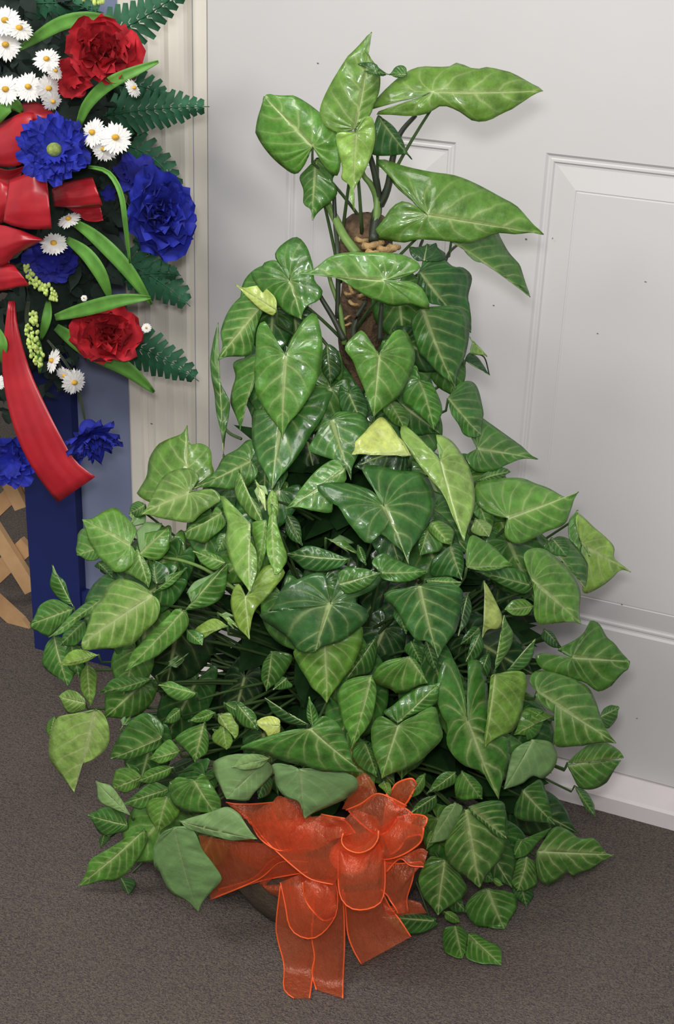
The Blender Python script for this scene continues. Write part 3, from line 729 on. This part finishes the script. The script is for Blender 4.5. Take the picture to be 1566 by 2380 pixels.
filler(56, 1080, 1960, 1.5, 4, 105, 160, .22, .5, 70, 500, True)
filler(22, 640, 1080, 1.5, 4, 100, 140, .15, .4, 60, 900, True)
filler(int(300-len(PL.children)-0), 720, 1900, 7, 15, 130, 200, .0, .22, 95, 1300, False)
# the crowded leaves of the core, shade painted into their colour, too many and too hidden to pick apart
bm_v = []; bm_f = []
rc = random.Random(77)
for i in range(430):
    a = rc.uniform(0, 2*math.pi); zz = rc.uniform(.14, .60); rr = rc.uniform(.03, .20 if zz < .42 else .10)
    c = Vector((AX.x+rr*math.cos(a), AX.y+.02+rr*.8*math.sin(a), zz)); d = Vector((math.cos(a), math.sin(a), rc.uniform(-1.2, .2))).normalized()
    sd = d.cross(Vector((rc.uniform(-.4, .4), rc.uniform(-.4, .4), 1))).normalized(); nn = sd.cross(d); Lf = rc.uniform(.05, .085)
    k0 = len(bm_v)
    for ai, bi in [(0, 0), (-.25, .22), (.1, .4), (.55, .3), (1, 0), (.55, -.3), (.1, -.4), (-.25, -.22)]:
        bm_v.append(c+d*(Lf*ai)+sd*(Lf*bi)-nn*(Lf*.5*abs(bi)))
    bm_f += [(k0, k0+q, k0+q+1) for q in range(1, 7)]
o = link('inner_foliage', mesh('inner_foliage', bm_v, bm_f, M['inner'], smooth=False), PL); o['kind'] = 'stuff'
# pole, husks, pot, soil, stems
mb = MB(); rp = random.Random(8); prof = []
for i in range(29):
    z = .10+.745*i/28; prof.append((.026+.003*math.sin(i*1.9)+rp.uniform(-.0015, .0015), z))
prof += [(.018, .852), (.002, .856)]
mb.lathe((AX.x, AX.y), prof, 18); o = mb.build('climbing_pole', M['moss'], PL); tag(o, 'brown fibre climbing pole')
for (x, y, dx, dy, r) in [(845, 572, 46, -6, 9), (880, 577, 40, 4, 8), (855, 585, 30, 6, 8), (828, 555, 34, 8, 6), (905, 575, 22, 2, 9), (835, 690, 34, -30, 5), (822, 682, -14, -22, 4), (800, 680, 26, 6, 4), (812, 700, 24, 14, 4), (790, 742, 26, -6, 3), (795, 754, 24, 0, 3)]:
    t = t_bush(x, y)+.035
    pts = [at_depth(x+dx*k/4, y+dy*k/4+math.sin(k*1.4)*3, t-.004*math.sin(k)) for k in range(5)]
    MB().tube(pts, r/1850*1.0, r/1850*.6, 6).build('dry_husk', M['husk'], PL)
PC = (.345, -.345)
mb = MB(); mb.lathe(PC, [(.001, .004), (.098, .004), (.108, .012), (.130, .05), (.139, .09), (.138, .13), (.132, .17), (.134, .172), (.134, .182), (.124, .182), (.120, .16)], 40)
o = mb.build('pot', M['pot'], PL); tag(o, 'grey-brown round pot')
MB().lathe(PC, [(.001, .162), (.06, .160), (.122, .158)], 32).build('soil', M['soil'], PL)
def stem(pts, r0, r1, mat, lay=0.0, name='stem'):
    q = [at_depth(x, y, t_bush(x, y)+.03-lay*.012) for x, y in pts]
    MB().tube(crom(q, 5), r0, r1, 7).build(name, mat, PL)
stem([(868, 560), (874, 500), (900, 440), (912, 370), (930, 310), (966, 268)], .0055, .0022, M['stem_dark'])
stem([(868, 560), (878, 480), (874, 420), (860, 365), (850, 330)], .0055, .0022, M['stem_dark'])
stem([(872, 540), (876, 470), (862, 430), (845, 408), (838, 380)], .0045, .002, M['stem_green'])
stem([(830, 590), (800, 550), (780, 510), (765, 480), (745, 440)], .0055, .0035, M['stem_green'])
stem([(784, 740), (786, 600), (779, 520), (776, 440)], .0028, .0022, M['stem_dark'])
stem([(976, 600), (976, 575), (982, 558)], .002, .0016, M['stem_dark'])
stem([(1035, 605), (1045, 585), (1062, 570)], .002, .0015, M['stem_dark'])
stem([(800, 790), (775, 740), (745, 690), (725, 650)], .0035, .002, M['stem_dark'], .6)
stem([(800, 800), (790, 720), (770, 660), (760, 620)], .003, .002, M['stem_green'])
stem([(830, 840), (822, 760), (850, 700)], .0035, .002, M['stem_dark'], 1)
stem([(882, 790), (884, 740), (888, 700)], .003, .002, M['stem_dark'], 1)
stem([(1100, 822), (1125, 830), (1136, 868)], .001, .0007, M['stem_dark'])
stem([(518, 990), (535, 1008), (560, 1020)], .0018, .0018, M['petiole'])
stem([(375, 1295), (430, 1305), (490, 1330), (560, 1380)], .0018, .0022, M['stem_green'], .5)
rs = random.Random(21)
for i in range(60):      # bare lower stems fanning out of the pot, seen through the gaps
    a = rs.uniform(0, 2*math.pi); r1 = rs.uniform(.06, .2); z1 = rs.uniform(.28, .52)
    b = Vector((AX.x+.05*math.cos(a), AX.y+.05*math.sin(a), .16)); e = Vector((AX.x+r1*math.cos(a), AX.y+r1*math.sin(a)*.8, z1))
    m_ = b.lerp(e, .5)+Vector((-.03*math.cos(a), -.03*math.sin(a), .05))
    pts = [b.lerp(m_, t).lerp(m_.lerp(e, t), t) for t in [k/6 for k in range(7)]]
    MB().tube(pts, .0024, .0015, 5).build('stem', M['stem_dark'] if i % 3 else M['petiole'], PL)

# ================================================================== organza bow on the pot
BOW = empty('ribbon_bow', tuple(Vector((AX.x-.01, AX.y-.16, .10))), 'sheer orange wire-edged ribbon bow with hanging tails on the front of the plant pot', 'bow')
def bz(p): return (430+p[0]/2.526, 1750+p[1]/2.526)
def patch(name, A, Bc, la, lb, bulge, mat, parent, zx, Y0, wires, nu=18, nv=8, ripple=.002, seed=1, wmat=None, wr=.0010, floor=.004):
    """ribbon surface ruled between two edge curves; la/lb = how far each edge stands forward (cm)"""
    r = random.Random(seed); ph = r.uniform(0, 6)
    A2 = resample(crom([Vector(zx(p)) for p in A], 6), nu); B2 = resample(crom([Vector(zx(p)) for p in Bc], 6), nu)
    def lay(l, u): 
        if isinstance(l, (int, float)): return l
        s = u*(len(l)-1); i = min(int(s), len(l)-2); return l[i]+(l[i+1]-l[i])*(s-i)
    vs = []; rows_ = []
    for i in range(nu+1):
        u = i/nu; row = []
        for k in range(nv+1):
            v = k/nv; p = A2[i].lerp(B2[i], v)
            f = lay(la, u)*(1-v)+lay(lb, u)*v+bulge*math.sin(math.pi*v)
            f = f*.01+ripple*math.sin(9*u+ph)*math.sin(math.pi*v*2+ph)+ripple*.6*math.sin(23*v+ph*2+3*u)
            P3 = at_depth(p.x, p.y, t_y(p.x, p.y, Y0)-f)
            if P3.z < floor: P3 = at_depth(p.x, p.y, (CAM.z-floor)/(-ray(p.x, p.y).z))
            row.append(P3)
        rows_.append(row); vs += row
    n = nv+1
    fs = [(i*n+k, i*n+k+1, (i+1)*n+k+1, (i+1)*n+k) for i in range(nu) for k in range(nv)]
    o = link(name, mesh(name, vs, fs, mat), parent)
    if wires:
        if 'a' in wires: MB().tube([r_[0] for r_ in rows_], wr, wr, 5).build('wired_edge', wmat, o)
        if 'b' in wires: MB().tube([r_[-1] for r_ in rows_], wr, wr, 5).build('wired_edge', wmat, o)
        if 'e' in wires: MB().tube(rows_[-1], wr, wr, 5).build('wired_edge', wmat, o)
    return o
def org(name, A, B, la, lb, bulge=0, wires='ab', seed=1, **k):
    return patch(name, P(A), P(B), la, lb, bulge, M['organza'], BOW, bz, AX.y-.202, wires, seed=seed, wmat=M['organza_wire'], **k)
L_ = 'ribbon_loop'; T_ = 'ribbon_tail'
org(T_, '560,780 535,1000 545,1100 582,1250 580,1385 640,1440', '760,800 750,1000 745,1090 760,1200 750,1300 730,1440', [1, 2, 3], [0, 1, 2], .3, seed=1)
org(T_, '745,1000 745,1100 760,1200 745,1290 770,1390', '925,800 935,1000 935,1150 928,1300 925,1440', [1.5, 2, 3], [0, 1, 2], .5, seed=2)
org(T_, '935,820 945,950 955,1060 985,1150 1035,1240', '1150,800 1200,900 1260,980 1325,1080', [1, 1, 1.5], [0, 0, 1], .5, 'ab', 3)
org(T_, '900,620 800,740 700,780 560,770', '920,820 880,900 700,930 545,900', [1, .5, 0], [0, 0, 0], .2, '', 4)
org(L_, '700,600 560,540 300,520 80,480', '720,640 560,640 430,742 150,860', [3, 2, 1], [2, 1, 1], 1.2, 'b', 5)
org(L_, '700,560 520,620 400,735 200,800', '720,700 600,720 430,755 180,840', [1, 0, -.5], [1, 0, -.5], .8, 'ab', 6)
org(L_, '620,740 560,770 430,760 640,650', '640,860 560,850 470,790 560,700', [0, 0, 0], [0, 0, 0], .5, '', 7)
org(L_, '760,400 640,260 500,290 380,350 240,290', '760,560 700,560 570,575 450,510 385,400', [2, 3, 4, 4, 2], [2, 3, 4, 4, 4], 1.2, 'b', 8)
org(L_, '740,420 660,330 560,250 510,300 505,370', '740,560 700,540 640,560 575,577 530,520', [3, 4, 5, 5, 5], [3, 4, 5, 5, 5], 1, 'b', 9)
org(L_, '700,460 680,500 640,545 570,575 500,550 430,490 385,400', '690,380 690,380 640,400 600,450 560,430 520,360 500,320', [4, 4, 5, 5, 5, 4, 4], [3, 3, 3, 3, 3, 3, 3], .8, 'ab', 10)
org(L_, '400,420 470,510 540,580 640,670 740,742 870,772', '700,380 800,370 900,390 960,420 980,500 1000,600', [4, 5, 5, 5.5, 5.5, 5], [3, 3, 3, 3, 3, 3], 1.5, 'a', 11)
org(L_, '540,570 640,590 760,570 900,500', '800,360 860,380 940,400 1000,470', [4.5, 5, 5, 5], [3, 3.5, 4, 5], 1, 'b', 12)
org(L_, '560,760 590,900 610,1010 660,1070 745,1090 820,1045 880,960 895,870 888,780', '700,700 710,730 730,740 760,750 790,750 820,750 850,740 870,740 885,730', [2, 3, 4, 4.5, 5, 4.5, 4, 3, 2], [2]*9, 1.8, 'a', 13)
org(L_, '690,760 705,860 760,940 820,985 880,960', '720,740 780,740 850,800 880,850 890,880', [5, 5, 5.5, 5, 4], [4, 4, 4, 4, 4], .8, 'a', 14)
org(L_, '900,600 900,760 915,850 960,905 1020,922 1090,912 1150,875 1172,780 1170,620', '920,560 940,570 970,580 1000,585 1040,585 1080,570 1110,550 1130,530 1140,520', [4, 5, 6, 7, 7, 7, 6, 5, 4], [4.5]*9, 1.8, 'a', 15)
org(L_, '890,560 900,500 930,400 1000,330', '1150,660 1170,560 1160,480 1130,380', [5, 5, 5, 4], [4, 4, 4, 3], 1, '', 16)
org(L_, '930,470 918,520 950,565 1020,587 1090,562 1130,510 1135,455', '960,440 960,450 980,460 1020,470 1060,460 1090,450 1110,440', [6.5, 7, 7.5, 7.5, 7.5, 7, 6.5], [4]*7, -.8, 'a', 17)
org(L_, '1400,440 1385,520 1310,580 1220,618 1150,625', '1200,370 1180,420 1150,470 1140,520 1120,560', [5, 5, 5, 5, 5], [2, 3, 4, 4, 4], 1, 'a', 18)
org(L_, '1400,440 1420,380 1340,360 1250,380 1150,440', '1390,500 1380,480 1300,500 1260,560 1200,600', [4, 3, 2, 2, 3], [5, 4, 3, 4, 4], .6, 'ab', 19)
org(L_, '1160,620 1280,600 1380,560 1425,580', '1180,700 1260,620 1320,660 1400,668', [3, 3, 3, 3], [4, 4, 4, 4], .5, 'b', 20)
org(L_, '1160,640 1250,650 1400,640 1350,690 1330,760 1300,860 1310,935', '1150,800 1170,820 1190,840 1200,860 1220,890 1240,920 1250,945', [2, 2, 2, 2, 2, 2, 2], [3]*7, .8, 'ab', 21)
org(L_, '945,335 1030,300 1120,240 1200,260 1300,310', '960,340 1040,420 1130,480 1200,450 1250,370', [3, 3, 3, 3, 2], [4, 4, 4, 4, 3], 1, 'ab', 22)
org(L_, '1010,140 1060,120 1110,180 1130,240', '920,330 1000,330 1060,300 1100,280', [0, 0, 0, 0], [1, 1, 1, 1], .5, '', 23)
org(L_, '1200,250 1240,180 1330,150 1358,190', '1220,330 1260,330 1310,280 1345,210', [1, 1, 1, 1], [1.5, 2, 2, 2], .6, 'ab', 24)
org(L_, '1180,240 1240,300 1300,330 1360,380', '1150,480 1200,560 1250,540 1270,480', [2, 2, 2, 2], [4, 4, 4, 3], .8, 'a', 25)
org(L_, '1140,840 1200,900 1300,860 1380,880', '1160,900 1200,960 1300,950 1420,940', [0, 0, -1, -1], [0, 0, -1, -1], .4, '', 26)
org(L_, '240,290 300,300 400,300 520,290', '345,385 370,380 390,420 520,420', [1, 1, 1, 1], [2, 2, 3, 3], .4, 'ab', 27)
org(L_, '800,360 850,370 900,378 940,385', '790,420 850,440 900,450 950,450', [5, 5.5, 5.5, 5.5], [4.5, 4.5, 4.5, 4.5], .3, 'a', 28)
MB().ball(at_y(*bz((960, 620)), AX.y-.204), .02, (1.2, .8, 1), 12, 8).build('knot', M['organza_wire'], BOW)
# ribbon band passing round the pot behind the bow
pts = [Vector((PC[0]+.1395*math.cos(a), PC[1]+.1395*math.sin(a), 0)) for a in [2*math.pi*i/40 for i in range(41)]]
mb = MB(); vs = [p+Vector((0, 0, z)) for z in (.11, .15) for p in pts]
mb.add(vs, [(i, i+1, 41+i+1, 41+i) for i in range(40)]); mb.build('band', M['organza'], BOW)

# ================================================================== flower wreath
WY = -.13
WR = empty('flower_wreath', tuple(at_y(60, 500, WY)), 'flower wreath of red and blue carnations, white daisies, fern and red satin ribbon', 'wreath')
FAC = -FWD
def frame(nrm, spin=0):
    n = nrm.normalized(); x = Vector((0, 0, 1)).cross(n).normalized(); y = n.cross(x)
    c, s = math.cos(spin), math.sin(spin)
    return x*c+y*s, y*c-x*s, n
def petal(c, dirv, nrm, Lp, wp, curl, frill, r, name, mat, parent, nu=5, nv=7, point=False):
    side = nrm.cross(dirv).normalized(); ph = r.uniform(0, 6)
    vs = []
    for i in range(nu+1):
        u = i/nu
        hw = wp*(math.sin(math.pi*min(1, .12+.62*u)) if not point else math.sin(math.pi*min(.97, .12+.85*u)))
        for k in range(nv+1):
            v = k/nv*2-1
            edge = (1-.22*v*v) if not point else 1-.15*abs(v)
            q = c+dirv*(Lp*u*edge)+side*(hw*v)+nrm*(curl*Lp*u*u+.25*hw*v*v)
            q += nrm*(frill*Lp*u**3*math.sin(v*7+ph))+dirv*(frill*.22*Lp*u**4*math.sin(v*9+ph))
            vs.append(q)
    n = nv+1
    fs = [(i*n+k, (i+1)*n+k, (i+1)*n+k+1, i*n+k+1) for i in range(nu) for k in range(nv)]
    if parent is None: return vs, fs
    return link(name, mesh(name, vs, fs, mat), parent)
def carnation(x, y, Y, rx, nrm, mat, name, label, rings, seed, frill=.12, eye=None, sx=1.0, sy=1.0, point=False, wf=.62):
    r = random.Random(seed); C0 = at_y(x, y, Y); X, Y2, Nn = frame(nrm, 0); R = rx*t_y(x, y, Y)/FOC
    h = MB().ball(C0-Nn*R*.28, R*.32, (1, 1, 1), 10, 6).build(name, mat if not eye else M['dark_leaf'], WR); tag(h, label)
    for (n, rr, lift, curl) in rings:
        for i in range(n):
            a = 2*math.pi*(i+r.uniform(-.25, .25))/n+rr*3
            d = (X*math.cos(a)*sx+Y2*math.sin(a)*sy); sc = d.length; d.normalize()
            dd = (d*(1-lift)+Nn*lift).normalized(); nn = (Nn*(1-lift)-d*lift).normalized()
            petal(C0+d*R*.06*sc, dd, nn, R*rr*sc*r.uniform(.88, 1.08), R*wf*rr*.62*r.uniform(.85, 1.15), curl+r.uniform(-.1, .1), frill, r, 'petal', mat, h, point=point)
    if eye:
        e = MB().ball(C0+Nn*R*.10, R*.22, (1, 1, .9), 12, 7)
        e.build('flower_eye', M[eye], h)
def daisy(x, y, Y, rp, tilt, seed, np_=13):
    r = random.Random(seed); C0 = at_y(x, y, Y); R = rp*t_y(x, y, Y)/FOC
    nrm = (FAC+RGT*tilt[0]+UPV*tilt[1]); X, Y2, Nn = frame(nrm, r.uniform(0, 1)); mb = MB()
    for ring in range(2):
        for i in range(np_):
            a = 2*math.pi*(i+.5*ring+r.uniform(-.1, .1))/np_; d = X*math.cos(a)+Y2*math.sin(a)
            vs, fs = petal(C0+d*R*.1-Nn*.0012*ring, d, Nn, R*.92*r.uniform(.9, 1.05), R*(.15-.03*ring), -.12+.1*ring+r.uniform(-.08, .08), .02, r, '', None, None, 4, 2)
            mb.add(vs, fs)
    o = mb.build('daisy', M['daisy'], WR)
    e = MB().ball(C0+Nn*.0015, R*.24, (1, 1, .75), 9, 5).build('flower_eye', M['daisy_eye'], o)
    return o
# body: dark foam ring packed with small dark backing leaves
mb = MB(); rb = random.Random(4)
cx, cy = -60, 420
def wpt(a, rr, Y): return at_y(cx+rr*.62*math.cos(a), cy+rr*math.sin(a), Y)
ringpts = [wpt(a, 400, WY+.05) for a in [2*math.pi*i/40 for i in range(41)]]
MB().tube(ringpts, .05, .05, 10).build('foam_ring', M['dark_leaf'], WR)
for i in range(1500):
    a = rb.uniform(0, 2*math.pi); rr = rb.uniform(0, 1)**.6*590
    px_ = cx+rr*.62*math.cos(a); py_ = cy+rr*math.sin(a)
    if py_ < -120 or px_ < -250: continue
    c = at_y(px_, py_, WY+rb.uniform(-.01, .06)); d = Vector((rb.uniform(-1, 1), rb.uniform(-.5, .3), rb.uniform(-1, 1))).normalized()
    nn = d.cross(Vector((rb.uniform(-1, 1), rb.uniform(-1, 1), rb.uniform(-1, 1)))).normalized()
    vs, fs = petal(c, d, nn, rb.uniform(.022, .042), rb.uniform(.006, .011), -.2, 0, rb, '', None, None, 3, 2, point=True)
    mb.add(vs, fs)
o = mb.build('backing_leaves', M['dark_leaf'], WR); o['kind'] = 'stuff'; tag(o, 'dark green backing foliage')
MB().tube([at_y(-60, 60, WY+.03), at_y(-60, 20, -.02), at_y(-60, 0, .0)], .0015, .0015, 6).build('hanging_wire', M['wire'], WR)

UF = UPV
carnation(238, 128, WY-.05, 88, FAC+RGT*.25+UPV*.1, M['red_petal'], 'red_carnation', 'large red carnation at the upper right', [(6, 1.0, .18, .2), (6, .86, .42, .2), (5, .7, .66, .1), (4, .52, .88, 0)], 11, .30, wf=1.15)
carnation(172, 180, WY-.045, 50, FAC-RGT*.2-UPV*.4, M['red_petal'], 'red_carnation', 'small red bloom below the large one', [(4, 1.0, .2, .15), (3, .7, .5, .1)], 12, .3, wf=1.2)
carnation(252, 785, WY-.04, 90, FAC+RGT*.1+UPV*.15, M['red_petal'], 'red_carnation', 'red carnation near the bottom of the wreath', [(6, 1.0, .18, .2), (6, .82, .45, .2), (5, .62, .7, .1), (3, .45, .9, 0)], 13, .30, sy=.72, wf=1.15)
carnation(128, 350, WY-.09, 84, FAC, M['blue_petal'], 'blue_flower', 'blue flower with lime centre', [(14, 1.0, .08, .05), (12, .84, .25, .05), (10, .62, .45, 0)], 14, .16, eye='lime_eye', wf=.56)
carnation(365, 500, WY-.03, 108, FAC+RGT*.5, M['blue_petal'], 'blue_carnation', 'big blue carnation at the right edge', [(10, 1.0, .15, .1), (9, .95, .38, .1), (8, .86, .6, 0), (7, .74, .8, 0), (4, .66, .94, 0)], 15, .16, sx=.78, wf=.78)
carnation(322, 415, WY-.02, 60, FAC+UPV*.3, M['navy_petal'], 'blue_carnation', None, [(7, 1.0, .2, .1), (5, .7, .5, 0)], 16, .18)
carnation(122, 608, WY-.03, 66, FAC-UPV*.2, M['navy_petal'], 'blue_carnation', None, [(9, 1.0, .2, .1), (7, .7, .5, 0)], 17, .18, sy=.8)
carnation(212, 1012, WY-.05, 74, FAC*.6-UPV*.8+RGT*.4, M['blue_petal'], 'blue_carnation', None, [(12, 1.0, .3, .05), (9, .8, .55, 0), (6, .6, .75, 0)], 18, .14, wf=.4, point=True)
carnation(28, 1072, WY-.06, 66, FAC-UPV*.3, M['blue_petal'], 'blue_carnation', None, [(10, 1.0, .2, .1), (8, .75, .5, 0)], 19, .16)
carnation(255, 452, WY-.03, 24, FAC, M['navy_petal'], 'blue_bud', None, [(5, 1.0, .4, .1)], 20, .1)
for i, (x, y, rp, tl) in enumerate([(12, 48, 40, (0, .2)), (44, 66, 36, (.5, .5)), (14, 104, 38, (-.2, -.2)), (108, 138, 33, (.1, .3)), (66, 202, 36, (0, 0)), (112, 205, 33, (.9, -.5)), (14, 208, 38, (-.3, .1)),
        (128, 165, 22, (.9, .2)), (122, 235, 26, (1.2, -1.0)), (216, 308, 36, (-.6, .1)), (268, 320, 40, (.2, .1)), (242, 346, 32, (-.2, -.6)), (310, 205, 24, (1.3, .4)), (160, 510, 30, (-.3, .9)), (125, 566, 34, (0, .5)),
        (122, 838, 30, (-1.2, .3)), (150, 872, 24, (-.4, -1.2)), (172, 888, 32, (.8, -.5)), (-6, 888, 20, (0, 0)), (340, 762, 12, (0, 0)), (195, 693, 8, (0, 0))]):
    daisy(x, y, WY-.075 if y < 400 else WY-.06, rp, tl, 40+i)
# strap leaves
def strap(pts, w, Y, mat, name='strap_leaf', lift=.02, seed=0):
    q = resample(crom([Vector(p) for p in P(pts)], 6), 16); vs = []
    for i, p in enumerate(q):
        u = i/16; d = (q[min(i+1, 16)]-q[max(i-1, 0)]).normalized(); nn = Vector((-d.y, d.x))
        hw = w/2*max(.04, math.sin(math.pi*(.10+.88*u))**.7)
        for k in (-1, -.5, 0, .5, 1):
            pp = p+nn*hw*k; t = t_y(pp.x, pp.y, Y)-lift*math.sin(math.pi*u)-.0025*abs(k)
            vs.append(at_depth(pp.x, pp.y, t))
    fs = [(i*5+k, i*5+k+1, (i+1)*5+k+1, (i+1)*5+k) for i in range(16) for k in range(4)]
    o = link(name, mesh(name, vs, fs, mat), WR); md = o.modifiers.new('t', 'SOLIDIFY'); md.thickness = .0008
    return o
strap('262,48 200,42 130,60 40,118', 34, WY-.03, M['strap_leaf'])
strap('270,66 225,58 180,64', 20, WY-.02, M['strap_leaf'])
strap('182,292 205,240 260,190 368,143', 30, WY-.055, M['strap_leaf'])
strap('-30,300 0,258 28,240 52,262', 40, WY-.06, M['strap_leaf'])
strap('205,388 250,400 280,450 292,530 302,612', 12, WY-.075, M['strap_leaf'])
strap('168,515 220,550 290,620 352,708', 34, WY-.05, M['strap_leaf'])
strap('155,556 200,590 235,640 258,700', 32, WY-.05, M['strap_leaf'])
strap('128,738 200,718 280,698 350,692', 34, WY-.065, M['strap_leaf'])
strap('130,760 200,810 290,855 358,912', 40, WY-.015, M['strap_leaf'])
strap('112,700 108,740 95,790', 22, WY-.03, M['strap_leaf'])
strap('88,790 92,830 92,868', 16, WY-.03, M['strap_leaf'])
strap('-10,760 6,800 4,845', 22, WY-.05, M['strap_leaf'])
for s_, w_ in (('66,700 62,740 70,780', 10), ('110,790 150,840 175,880', 5), ('180,900 190,940 198,980', 5), ('120,800 140,850 160,880', 4)):
    strap(s_, w_, WY-.035, M['wire'], 'flower_stem', .0)
# fern fronds
def frond(base, tip, wid, n, Y0, Y1, bend, seed):
    r = random.Random(seed); b = Vector(base); t_ = Vector(tip); ax = t_-b; L = ax.length; nn = Vector((-ax.y, ax.x))/L
    def cp(u): return b+ax*u+nn*(bend*4*u*(1-u))
    def p3(p, u, f=0): return at_depth(p.x, p.y, t_y(p.x, p.y, Y0+(Y1-Y0)*u)-f)
    fo = MB().tube([p3(cp(i/10), i/10) for i in range(11)], .0016, .0006, 5).build('fern_frond', M['fern'], WR)
    for i in range(n):
        u = .06+.92*i/n; c = cp(u); d = (cp(min(1, u+.02))-cp(u-.02)).normalized()
        for sg in (-1, 1):
            side = Vector((-d.y, d.x))*sg; dr = (side*.9+d*.45).normalized()
            Lp = wid*(1-u)**.6*r.uniform(.85, 1.05)*min(1, .5+u*3); w = max(8, L/n*1.08); pn = Vector((-dr.y, dr.x)); vs = []
            for a in range(6):
                s = a/5; hw = w*.5*(1 if s < .75 else (1-(s-.75)*2.2))*(.75+.25*math.sin(s*19+1))
                for k in (-1, 0, 1): 
                    pp = c+dr*(Lp*s)+pn*(hw*k); vs.append(p3(pp, u, -.010*s*s+.0015*abs(k)+.002*r.uniform(-1, 1)*s))
            fs = [(a*3+k, a*3+k+1, (a+1)*3+k+1, (a+1)*3+k) for a in range(5) for k in range(2)]
            link('leaflet', mesh('leaflet', vs, fs, M['fern']), fo)
frond((215, 95), (440, -40), 80, 11, WY+.0, WY-.03, 14, 1)
frond((240, 270), (486, 248), 78, 12, WY+.01, WY-.03, -6, 2)
frond((250, 200), (400, 240), 60, 8, WY+.03, WY, -20, 3)
frond((270, 330), (425, 470), 52, 9, WY+.03, WY+.02, -30, 4)
frond((270, 600), (442, 712), 80, 9, WY+.02, WY-.0, -10, 5)
frond((290, 650), (420, 640), 56, 6, WY+.02, WY-.0, -10, 6)
frond((265, 790), (462, 886), 72, 10, WY+.02, WY-.02, -12, 7)
frond((60, 10), (240, 30), 60, 8, WY+.01, WY-.0, -12, 8)
frond((310, 560), (395, 600), 40, 5, WY+.03, WY+.02, -10, 9)
# pale green bud spikes
def spike(pts, w0, n, seed):
    r = random.Random(seed); q = resample(crom([Vector(p) for p in P(pts)], 6), n); mb = MB()
    for i, p in enumerate(q):
        u = i/n; w = w0*min(1, .45+1.6*u, (1-u)*4+.35)
        for k in range(5):
            pp = p+Vector((r.uniform(-1, 1), r.uniform(-.6, .6)))*w; mb.ball(at_y(pp.x, pp.y, WY-.05-r.uniform(0, .006)), r.uniform(.0018, .0030), (1, 1, 1.3), 6, 4)
    o = mb.build('bud_spike', M['lime_bud'], WR); o['kind'] = 'stuff'
spike('62,622 80,650 105,672 128,695', 14, 14, 1); spike('78,728 74,770 82,810 92,848', 15, 18, 2)
spike('190,-20 215,-5 235,2', 14, 10, 3)
# red satin bow and tail
def sat(name, A, B, la, lb, bulge, seed, **k):
    o = patch(name, P(A), P(B), la, lb, bulge, M['satin'], WR, lambda p: p, WY-.04, '', seed=seed, ripple=k.pop('ripple', .0012), nu=20, nv=12, **k)
    md = o.modifiers.new('t', 'SOLIDIFY'); md.thickness = .0006
    return o
sat('satin_loop', '-60,300 0,285 50,262 78,262', '-60,360 -10,385 50,382 64,345', [1, 2, 4, 4], [2, 4, 5, 4], 1.3, 1)
sat('satin_loop', '50,240 85,238 110,250 140,275', '60,300 85,310 110,300 132,290', [1, 1, 1, 1], [2, 3, 3, 2], 1, 2)
sat('satin_loop', '20,420 45,410 75,398 108,402', '8,516 30,525 70,533 120,532', [4, 5, 5, 4], [6, 6.5, 6.5, 6], 1.2, 3)
sat('satin_loop', '-60,380 -20,385 20,395 60,385', '-60,430 -20,430 15,440 40,420', [1, 1, 1, 1], [0, 0, 1, 1], -1, 4)
sat('satin_loop', '-60,530 -10,522 40,532 102,556', '-60,600 0,620 40,590 100,560', [2, 5, 6, 5], [4, 5, 6, 5], 1.4, 5)
sat('satin_loop', '-60,600 0,608 30,613 35,618', '-60,675 0,676 40,668 68,664', [1, 3, 4, 4], [3, 4, 5, 5], 1.0, 6)
sat('satin_loop', '120,440 150,425 190,415 215,412', '125,480 165,482 200,480 238,478', [2, 3, 3, 3], [2, 4, 4, 4], 1.1, 7)
sat('satin_loop', '150,480 175,478 200,478 232,475', '185,500 200,512 220,515 240,512', [0, 0, 0, 0], [1, 1, 1, 1], -.6, 8)
sat('satin_loop', '-30,430 0,420 10,425 20,430', '-30,520 -10,520 0,522 10,515', [3, 3, 3, 3], [3, 3, 3, 3], 1.5, 9)
sat('satin_tail', '20,700 12,760 5,850 20,950 50,1040 90,1110 135,1168', '35,700 42,760 70,860 110,950 140,1010 175,1070 222,1108', [2, 3, 3, 4, 5, 5, 4], [1, 2, 2, 3, 4, 4, 5], .25, 10, ripple=.001)
print('leaves', count[0])
